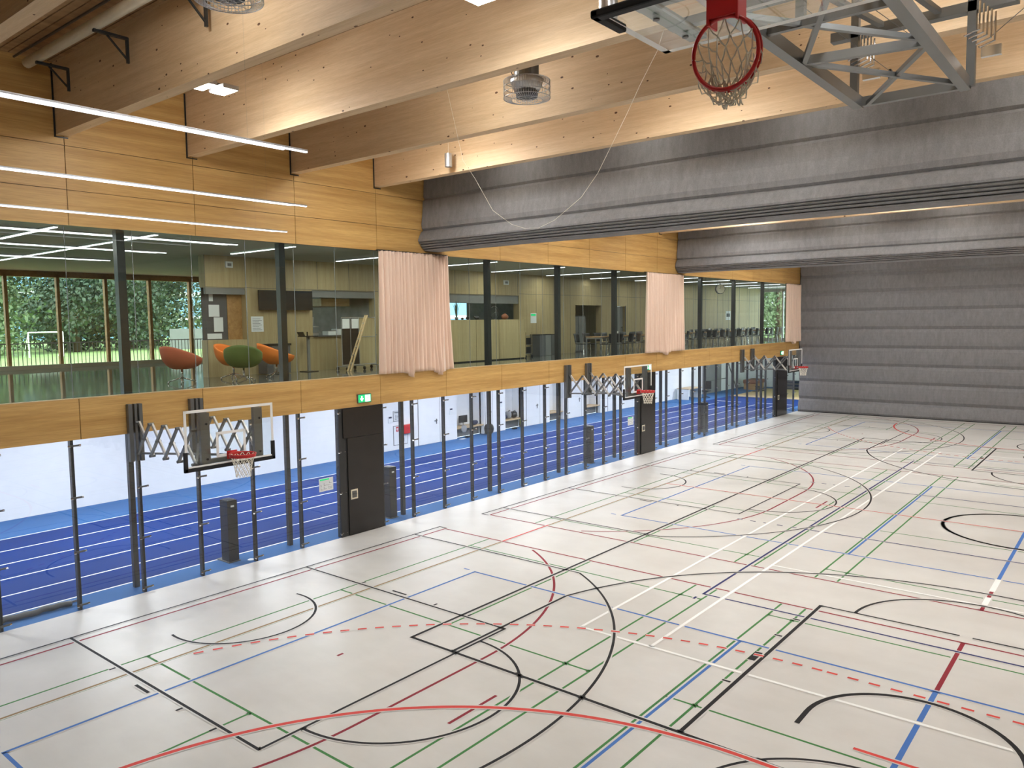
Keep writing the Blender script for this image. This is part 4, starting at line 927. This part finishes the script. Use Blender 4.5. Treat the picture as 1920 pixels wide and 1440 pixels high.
# ---------------------------------------------------------------- basketball hoops
def net_mesh(c, r0, r1, h, n=12, rows=6, rr=.006, ax=None, sag=None):
    g = MB(); P = lambda i, j: None
    def pt(i, j):
        u = j/rows; r = r0+(r1-r0)*(1-(1-u)**1.8); a = 2*PI*(i+.5*(j % 2))/n
        p = (r*math.cos(a), r*math.sin(a), -h*u)
        return sag(p, u, a) if sag else p
    for i in range(n):
        for j in range(rows):
            p = pt(i, j); k1 = pt(i if j % 2 == 0 else i+1, j+1); k0 = pt(i-1 if j % 2 == 0 else i, j+1)
            for q_ in (k0, k1): g.tube([p, q_], rr, 4, cap=False)
    g.v = [(c[0]+x, c[1]+y, c[2]+z) for x, y, z in g.v]
    return g
def ring_pts(c, r, n=40, e1=Vector((1, 0, 0)), e2=Vector((0, 1, 0))):
    return [tuple(Vector(c)+e1*r*math.cos(2*PI*k/n)+e2*r*math.sin(2*PI*k/n)) for k in range(n)]
BX = 2.47
def wall_hoop():
    t = thing('wall_basketball_hoop', 'x', 'basketball hoop', (0, 0, 0), 'wall mounted folding basketball hoops')
    # local: x out from wall, y along the wall, z up
    for y in (-.62, .66):
        MB().box(.02, .12, y-.15, y-.07, 2.72, 3.86).box(.02, .12, y-.03, y+.02, 2.72, 3.86).box(.02, .14, y+.05, y+.12, 2.72, 3.86).build('wall_channel', 'dark_steel', t, bevel=.004)
        n = 4; x0, x1 = .16, BX-.2; dx = (x1-x0)/n; zt, zb = 3.50, 2.88
        for k in range(n):
            a, b = x0+k*dx, x0+(k+1)*dx
            MB().bar((a, y+.03, zt), (b, y+.03, zb), .035, .055).build('scissor_bar', 'cream_steel', t); MB().bar((a, y-.02, zb), (b, y-.02, zt), .035, .055).build('scissor_bar', 'steel', t)
        g = MB()
        for k in range(n+1):
            for z in (zt, zb): g.cyl((x0+k*dx, y-.05, z), (x0+k*dx, y+.06, z), .028, 8)
        for k in range(n): g.cyl((x0+(k+.5)*dx, y-.05, (zt+zb)/2), (x0+(k+.5)*dx, y+.06, (zt+zb)/2), .022, 8)
        g.build('pivot_pin', 'dark_steel', t)
    MB().bar((.16, -.6, 2.88), (BX-.25, .58, 2.88), .04).bar((.16, .62, 2.90), (BX-.25, -.55, 2.90), .04).build('cross_brace', 'steel', t)
    for y in (-.48, .6):
        MB().box(BX-.16, BX-.06, y-.06, y+.06, 2.80, 3.86).box(BX-.06, BX-.03, y-.09, y+.09, 2.85, 3.82).build('board_post', 'steel', t, bevel=.004)
        g = MB()
        for z in (3.62, 2.98): g.cyl((BX+.012, y, z), (BX+.02, y, z), .022, 10)
        g.build('bolt', 'black', t)
    MB().bar((BX-.1, -.48, 2.92), (BX-.1, .6, 2.92), .08).build('board_cross_rail', 'steel', t)
    b = MB().box(BX-.012, BX+.006, -.9, .9, 2.84, 3.89).build('backboard', 'board_glass', t)
    g = MB()
    def fr(y0, y1, z0, z1, w_, x=BX+.008):
        g.box(x-.001, x+.002, y0, y0+w_, z0, z1); g.box(x-.001, x+.002, y1-w_, y1, z0, z1); g.box(x-.001, x+.002, y0, y1, z0, z0+w_); g.box(x-.001, x+.002, y0, y1, z1-w_, z1)
    fr(-.9, .9, 2.84, 3.89, .05); fr(-.3, .3, 2.99, 3.45, .05); g.build('white_markings', 'white_paint', b)
    MB().box(BX-.03, BX+.02, -.92, .92, 2.79, 2.86).box(BX-.03, BX+.02, -.92, -.85, 2.79, 3.15).box(BX-.03, BX+.02, .85, .92, 2.79, 3.15).build('edge_padding', 'rubber', t, bevel=.008)
    c = (BX+.15+.225, 0, 3.05)
    MB().tube(ring_pts(c, .23), .013, 8, True).box(BX+.01, BX+.03, -.1, .1, 2.93, 3.08).box(BX+.02, BX+.17, -.085, .085, 3.03, 3.06).box(BX+.02, BX+.14, -.085, .085, 2.965, 2.985).lathe([(.232, -.05), (.232, .01)], c, 36).build('rim', 'red_rim', t, smooth=False)
    net_mesh(c, .225, .13, .42).build('net', 'net', t)
    return t
h0 = wall_hoop(); h0.location = (0, 7.75, 0); h0['label'] = 'nearest wall mounted folding basketball hoop, at the left above the blue track'
dup(h0, (0, 22.62, 0), 'middle wall mounted folding basketball hoop in front of the middle black door')
dup(h0, (0, 37.6, 0), 'farthest wall mounted folding basketball hoop beside the lowered grey curtain')

t = thing('ceiling_basketball_hoop', 'large basketball hoop folded up under the roof at the top right', 'basketball hoop', (13.38, 5.0, 7.2))
ZBD = 7.53; bx0, bx1, by0, by1 = 12.42, 14.22, 4.78, 5.80
b = MB().box(bx0, bx1, by0, by1, ZBD, ZBD+.015).build('backboard', 'board_glass', t, world=True)
g = MB()
def frz(x0, x1, y0, y1, w_, z=ZBD-.002):
    g.box(x0, x0+w_, y0, y1, z, z+.001); g.box(x1-w_, x1, y0, y1, z, z+.001); g.box(x0, x1, y0, y0+w_, z, z+.001); g.box(x0, x1, y1-w_, y1, z, z+.001)
frz(bx0, bx1, by0, by1, .06); frz(13.08, 13.68, by0+.15, by0+.60, .05); g.build('white_markings', 'white_paint', t, world=True)
MB().box(bx0-.02, bx1+.02, by0-.05, by0+.04, ZBD-.03, ZBD+.03).box(bx0-.02, bx0+.05, by0-.05, by0+.34, ZBD-.03, ZBD+.03).box(bx1-.05, bx1+.02, by0-.05, by0+.34, ZBD-.03, ZBD+.03).build('edge_padding', 'rubber', t, world=True, bevel=.015)
g = MB()
for x in (12.72, 14.02):
    for y in (5.1, 5.55): g.cyl((x, y, ZBD-.012), (x, y, ZBD), .025, 12)
g.build('bolt', 'dark_steel', t, world=True)
MB().box(12.66, 12.80, 4.85, 5.75, ZBD+.02, ZBD+.06).box(13.96, 14.1, 4.85, 5.75, ZBD+.02, ZBD+.06).box(12.6, 14.15, 5.0, 5.08, ZBD+.06, ZBD+.12).box(12.6, 14.15, 5.5, 5.58, ZBD+.06, ZBD+.12).build('board_frame', 'steel', t, world=True)
rc = Vector((13.29, 4.99, 7.14)); e1 = Vector((1, 0, 0)); e2 = Vector((0, -.14, .99)).normalized(); nn = e1.cross(e2)
MB().tube(ring_pts(rc, .225, 48, e1, e2), .014, 10, True).tube(ring_pts(rc+Vector((0, .03, 0)), .235, 48, e1, e2), .008, 6, True).build('rim', 'red_rim', t, world=True, smooth=True)
MB().box(13.19, 13.39, 4.93, 5.01, 7.36, 7.53).box(13.18, 13.20, 4.93, 5.07, 7.32, 7.53).box(13.38, 13.40, 4.93, 5.07, 7.32, 7.53).box(13.16, 13.42, 4.92, 5.1, 7.50, 7.535).build('rim_bracket', 'red_rim', t, world=True, bevel=.006)
# net hangs limp from the upright rim towards its lower edge
g = MB(); N = 12; rows = 7
def npnt(i, j):
    a = 2*PI*(i+.5*(j % 2))/N; u = j/rows
    top = rc+e1*.22*math.cos(a)+e2*.22*math.sin(a)
    L_ = .40*u; k = min(1, u*1.5)
    tgt = Vector((rc.x+.075*math.cos(a)*(1.15-.3*u), rc.y+.05+.06*u+.03*math.sin(3*a), rc.z-.13-.19*u*u+.04*math.sin(a)*(1-u)))
    p = top.lerp(tgt, k**.75)
    if top.z < rc.z: p = top.lerp(Vector((top.x*1.0+(tgt.x-top.x)*k*.55, rc.y+.06, top.z-.16*math.sin(PI*min(1, u*1.1))+.05*u)), .9*k**.6 if u < .6 else k)
    return tuple(p+Vector((.006*math.sin(7*i+3*j), .01*math.sin(5*i+j), .006*math.cos(4*i+j))))
for i in range(N):
    for j in range(rows):
        p = npnt(i, j)
        for q_ in (npnt(i if j % 2 == 0 else i+1, j+1), npnt(i-1 if j % 2 == 0 else i, j+1)):
            m_ = (Vector(p)+Vector(q_))/2-Vector((0, 0, .012)); g.tube([p, tuple(m_), q_], .0052, 5, cap=False)
for i in range(N):
    a = 2*PI*i/N; p = rc+e1*.225*math.cos(a)+e2*.225*math.sin(a); s_ = 1 if math.cos(a) > 0 else -1
    if math.sin(a) < .35:
        g.tube([tuple(p), tuple(p+Vector((s_*.015, .03, -.05))), tuple(p+Vector((s_*.0, .05, -.10))), tuple(p+Vector((-s_*.04, .05, -.10))), tuple(p+Vector((-s_*.05, .04, -.03)))], .0052, 5, cap=False)
g.build('net', 'net', t, world=True)
# main frame
ZT = 7.79
for x in (12.9, 13.95): MB().box(x-.05, x+.05, 5.0, 9.45, ZT-.06, ZT+.06).build('main_rail', 'steel', t, world=True)
MB().bar((12.85, 9.4, ZT), (14.0, 9.4, ZT), .07, .1).bar((12.9, 7.55, ZT), (13.95, 7.75, ZT), .06, .08).bar((12.9, 6.6, ZT), (13.95, 6.6, ZT), .05, .06).build('cross_rail', 'steel', t, world=True)
MB().bar((12.9, 7.6, ZT), (13.95, 9.3, ZT-.02), .045).bar((13.0, 9.4, ZT-.03), (13.95, 7.8, ZT+.02), .045).bar((12.9, 6.1, ZT), (13.95, 7.7, ZT), .045).bar((12.9, 7.6, ZT-.03), (13.6, 6.1, ZT), .045).build('diagonal_brace', 'steel', t, world=True)
for x in (12.86, 14.0): MB().box(x-.04, x+.04, 9.36, 9.44, ZT-.03, 8.95).build('hanger', 'dark_steel', t, world=True); MB().box(x-.04, x+.04, 7.6, 7.68, 8.2, ZR).build('hanger', 'dark_steel', t, world=True)
for x in (13.05, 13.8):
    MB().bar((x, 5.2, ZT+.12), (x, 8.7, 8.75), .08, .06).build('lift_arm', 'steel', t, world=True)
for x in (13.15, 13.7): MB().bar((x, 6.0, 8.1), (x, 9.3, 8.55), .06, .05).build('lift_arm', 'dark_steel', t, world=True)
MB().bar((12.6, 9.42, 8.55), (14.4, 9.42, 8.55), .12, .1).bar((12.5, 7.64, 8.95), (14.4, 7.64, 8.95), .1, .1).bar((12.7, 8.6, 8.82), (14.2, 8.6, 8.82), .08).build('support_crossbar', 'dark_steel', t, world=True)
for x in (12.93, 14.07):
    g = MB()
    for k in range(5):
        xo = x+.035*k; zo = 8.30-.035*k
        g.tube([(xo, 9.36, zo+.28), (xo, 9.36, zo), (xo-.13, 9.36, zo-.04), (xo-.14, 9.40, zo-.02)], .011, 6)
    g.box(x+.02, x+.2, 9.36, 9.42, 8.02, 8.12); g.build('hinge_hook', 'chrome', t, world=True)
for x in (13.2, 13.75): MB().box(x-.012, x+.012, 9.5, 9.56, 7.98, 8.12).box(x-.02, x+.02, 9.52, 9.55, 8.0, 8.1).build('cable_pulley', 'black', t, world=True)
g = MB()
for p, q_ in (((13.3, 6.4, 7.85), (13.2, 9.53, 8.1)), ((13.6, 6.2, 7.9), (13.75, 9.53, 8.1)), ((14.15, 9.4, 8.2), (15.6, 9.6, 9.4)), ((13.4, 5.4, 8.4), (15.2, 9.5, 8.1))): g.tube([p, q_], .004, 4)
g.build('steel_cable', 'steel', t, world=True)

# ---------------------------------------------------------------- ceiling things in the hall
def twin(loc, lab, light=True):
    t = thing('twin_floodlight', lab, 'floodlight', loc, 'twin floodlights between the roof beams')
    x, y, z = loc
    for s in (-1, 1):
        MB().box(-.22, .22, s*.19-.14, s*.19+.14, .0, .07).build('housing', 'alu', t, bevel=.008); MB().box(-.20, .20, s*.19-.12, s*.19+.12, -.006, .0).build('diffuser', 'flood', t)
    MB().bar((0, -.2, .09), (0, .2, .09), .04).cyl((0, 0, .09), (0, 0, ZR-z), .02, 8).build('suspension', 'dark_steel', t)
    if light:
        area('flood_lamp', (x, y, z-.02), .45, .6, PW, (.94, .97, 1.0))
        l = bpy.data.lights.new('flood_glow', 'POINT'); l.energy = PP; l.color = (.95, .975, 1.0); l.shadow_soft_size = .12  # point fill added below the housing so the beam faces catch light
        o = bpy.data.objects.new('flood_glow', l); C.objects.link(o); o.location = (x, y, z-.16)
PW = 62; PP = 62
twin((3.64, 7.0, 9.2), 'lit twin floodlight hanging between the first two full beams')
for k in range(8):
    yy = 7.0+5.024*k
    for x, pf in ((3.64, 1.25), (9.3, .72), (15.0, .52), (20.7, .6)):
        if k == 0 and x == 3.64: continue
        if k == 7: pf *= .3
        PW = 70*pf; PP = (48 if x < 4 else 56)*pf
        twin((x, yy if k == 0 else yy+.25*(-1 if k < 3 else 0), 9.2 if k == 0 else 9.36), 'twin floodlight hidden high between two roof beams in another bay')
for k in range(8):  # unseen fixtures added in the unlit bays to lift beams and raised curtains
    yy = 4.5+5.024*k
    near = abs(yy-15.5) < 1.3 or abs(yy-30.2) < 1.3
    if near: yy = 14.15 if yy < 20 else 29.22
    for x in ((3.5, 7.0, 10.5, 14.0, 17.5, 21.0) if near else (6.5, 13.5, 20.5)):
        PW = 1.5 if near else 6; PP = 5 if near else 34
        twin((x, yy, 9.86), 'twin floodlight hidden high between two roof beams in another bay')
def fan(loc, lab):
    t = thing('ceiling_fan', lab, 'fan', loc, 'round caged ceiling fans'); R = .36
    MB().lathe([(.0, .28), (.19, .28), (.19, .62), (0, .62)], n=24).build('motor_housing', 'dark_steel', t, smooth=False)
    MB().lathe([(.19, .30), (.26, .27), (.24, .20), (.20, .12), (.0, .12)], n=32).build('fan_shroud', 'alu', t, smooth=True)
    g = MB()
    for z in (.26, .17, .08, 0): g.tube([(R*math.cos(a), R*math.sin(a), z) for a in [2*PI*k/36 for k in range(36)]], .006, 5, True)
    for k in range(60): a = 2*PI*k/60; g.tube([(.2*math.cos(a), .2*math.sin(a), .29), (R*math.cos(a), R*math.sin(a), .26), (R*math.cos(a), R*math.sin(a), .0), (.24*math.cos(a), .24*math.sin(a), -.03)], .0035, 4, cap=False)
    for r_ in (.24, .16, .08): g.tube([(r_*math.cos(a), r_*math.sin(a), -.03) for a in [2*PI*k/24 for k in range(24)]], .004, 4, True)
    for k in range(12): a = 2*PI*k/12; g.tube([(0, 0, -.03), (.24*math.cos(a), .24*math.sin(a), -.03)], .003, 4, cap=False)
    g.build('wire_cage', 'alu', t)
    MB().lathe([(0, .02), (.17, .02), (.17, .10), (0, .10)], n=24).build('outlet_grille', 'grey_dark', t)
    MB().cyl((0, 0, .6), (0, 0, ZR-loc[2]), .03, 8).build('stem', 'dark_steel', t)
    MB().tube([(-.24, .0, .60), (-.26, 0, .5), (-.30, 0, .45), (-.28, 0, .40), (-.24, 0, .43), (-.26, 0, .5)], .008, 6).build('cable_loop', 'black', t, smooth=True)
    return t
f0 = fan((7.93, 9.75, 8.83), 'round caged fan hanging in the middle of the roof beams')
dup(f0, (7.75, 4.8, 8.86), 'round caged fan cut off by the top picture edge')
def pend(loc, lab, r=.06, L_=.27):
    t = thing('pendant_cylinder', lab, 'pendant light', loc, 'silver pendant cylinders')
    MB().lathe([(0, 0), (r*.9, 0), (r, .01), (r, L_), (r*.8, L_+.01), (0, L_+.01)], n=24).build('body', 'alu', t, smooth=False)
    MB().cyl((0, 0, L_), (0, 0, ZR-loc[2]), .004, 6).build('cord', 'net', t)
pend((2.90, 13.25, 8.95), 'small silver cylinder hanging before the nearest raised curtain', .085, .30)
pend((11.35, 6.65, 8.27), 'small silver cylinder beside the corner of the folded up hoop', .09, .3)
t = thing('cord_loop', 'thin pale cord hanging in a deep loop before the raised grey curtain', 'cord', (8.9, 8.7, 6.7))
P_ = [(7.23, 8.88), (7.53, 7.79), (7.76, 7.5), (8.1, 7.0), (8.45, 6.77), (8.7, 6.69), (8.93, 6.68), (9.2, 6.76), (9.64, 7.02), (9.9, 7.3), (10.12, 7.64), (10.35, 8.0), (10.52, 8.29), (10.76, 8.65), (10.85, 8.88)]
MB().tube([(x, 8.7, z) for x, z in P_], .0028, 5).build('cord', 'net', t, world=True, smooth=True)
t = thing('roof_duct', 'long metal duct with brackets under the roof in the top left corner', 'duct', (2, 5.3, 9.9))
MB().cyl((.4, 5.45, 9.92), (9.0, 5.45, 9.92), .085, 14).build('duct', 'cream', t, world=True, smooth=True)
for x in (.9, 3.1, 5.4): MB().box(x-.03, x+.03, 5.4, 5.9, 9.8, 9.84).bar((x, 5.9, 9.84), (x, 5.9, 9.45), .04).bar((x, 5.6, 9.8), (x, 5.9, 9.5), .025).build('bracket', 'black_steel', t, world=True)
MB().cyl((.4, 5.25, 9.98), (9.0, 5.25, 9.98), .02, 8).build('conduit', 'black', t, world=True)
# strip lights reflected in a glass pane, built here as hanging glowing bars
for k, (x, y0, y1) in enumerate(((8.32, -.2, 5.30), (5.02, .2, 7.70), (1.83, .4, 9.55))):
    t = thing('suspended_strip_light', ['topmost long white strip light hanging at the upper left', 'middle long white double strip light hanging at the left', 'lowest long white double strip light hanging just above the foyer glass'][k], 'strip light', (x, (y0+y1)/2, 7.25), 'long suspended strip lights at the left')
    MB().box(x-.05, x-.008, y0, y1-.25, 7.262, 7.28).box(x+.008, x+.05, y0, y1, 7.262, 7.28).build('housing', 'alu', t, world=True)
    MB().box(x-.046, x-.012, y0, y1-.25, 7.25, 7.262).build('diffuser', 'led_soft', t, world=True); MB().box(x+.012, x+.046, y0, y1, 7.25, 7.262).build('diffuser', 'led_soft', t, world=True)
    g = MB()
    for y in (y0+.4, y1-.7): g.tube([(x, y, 7.28), (x, y, ZR)], .0006, 3)
    g.build('suspension_wire', 'steel', t, world=True)
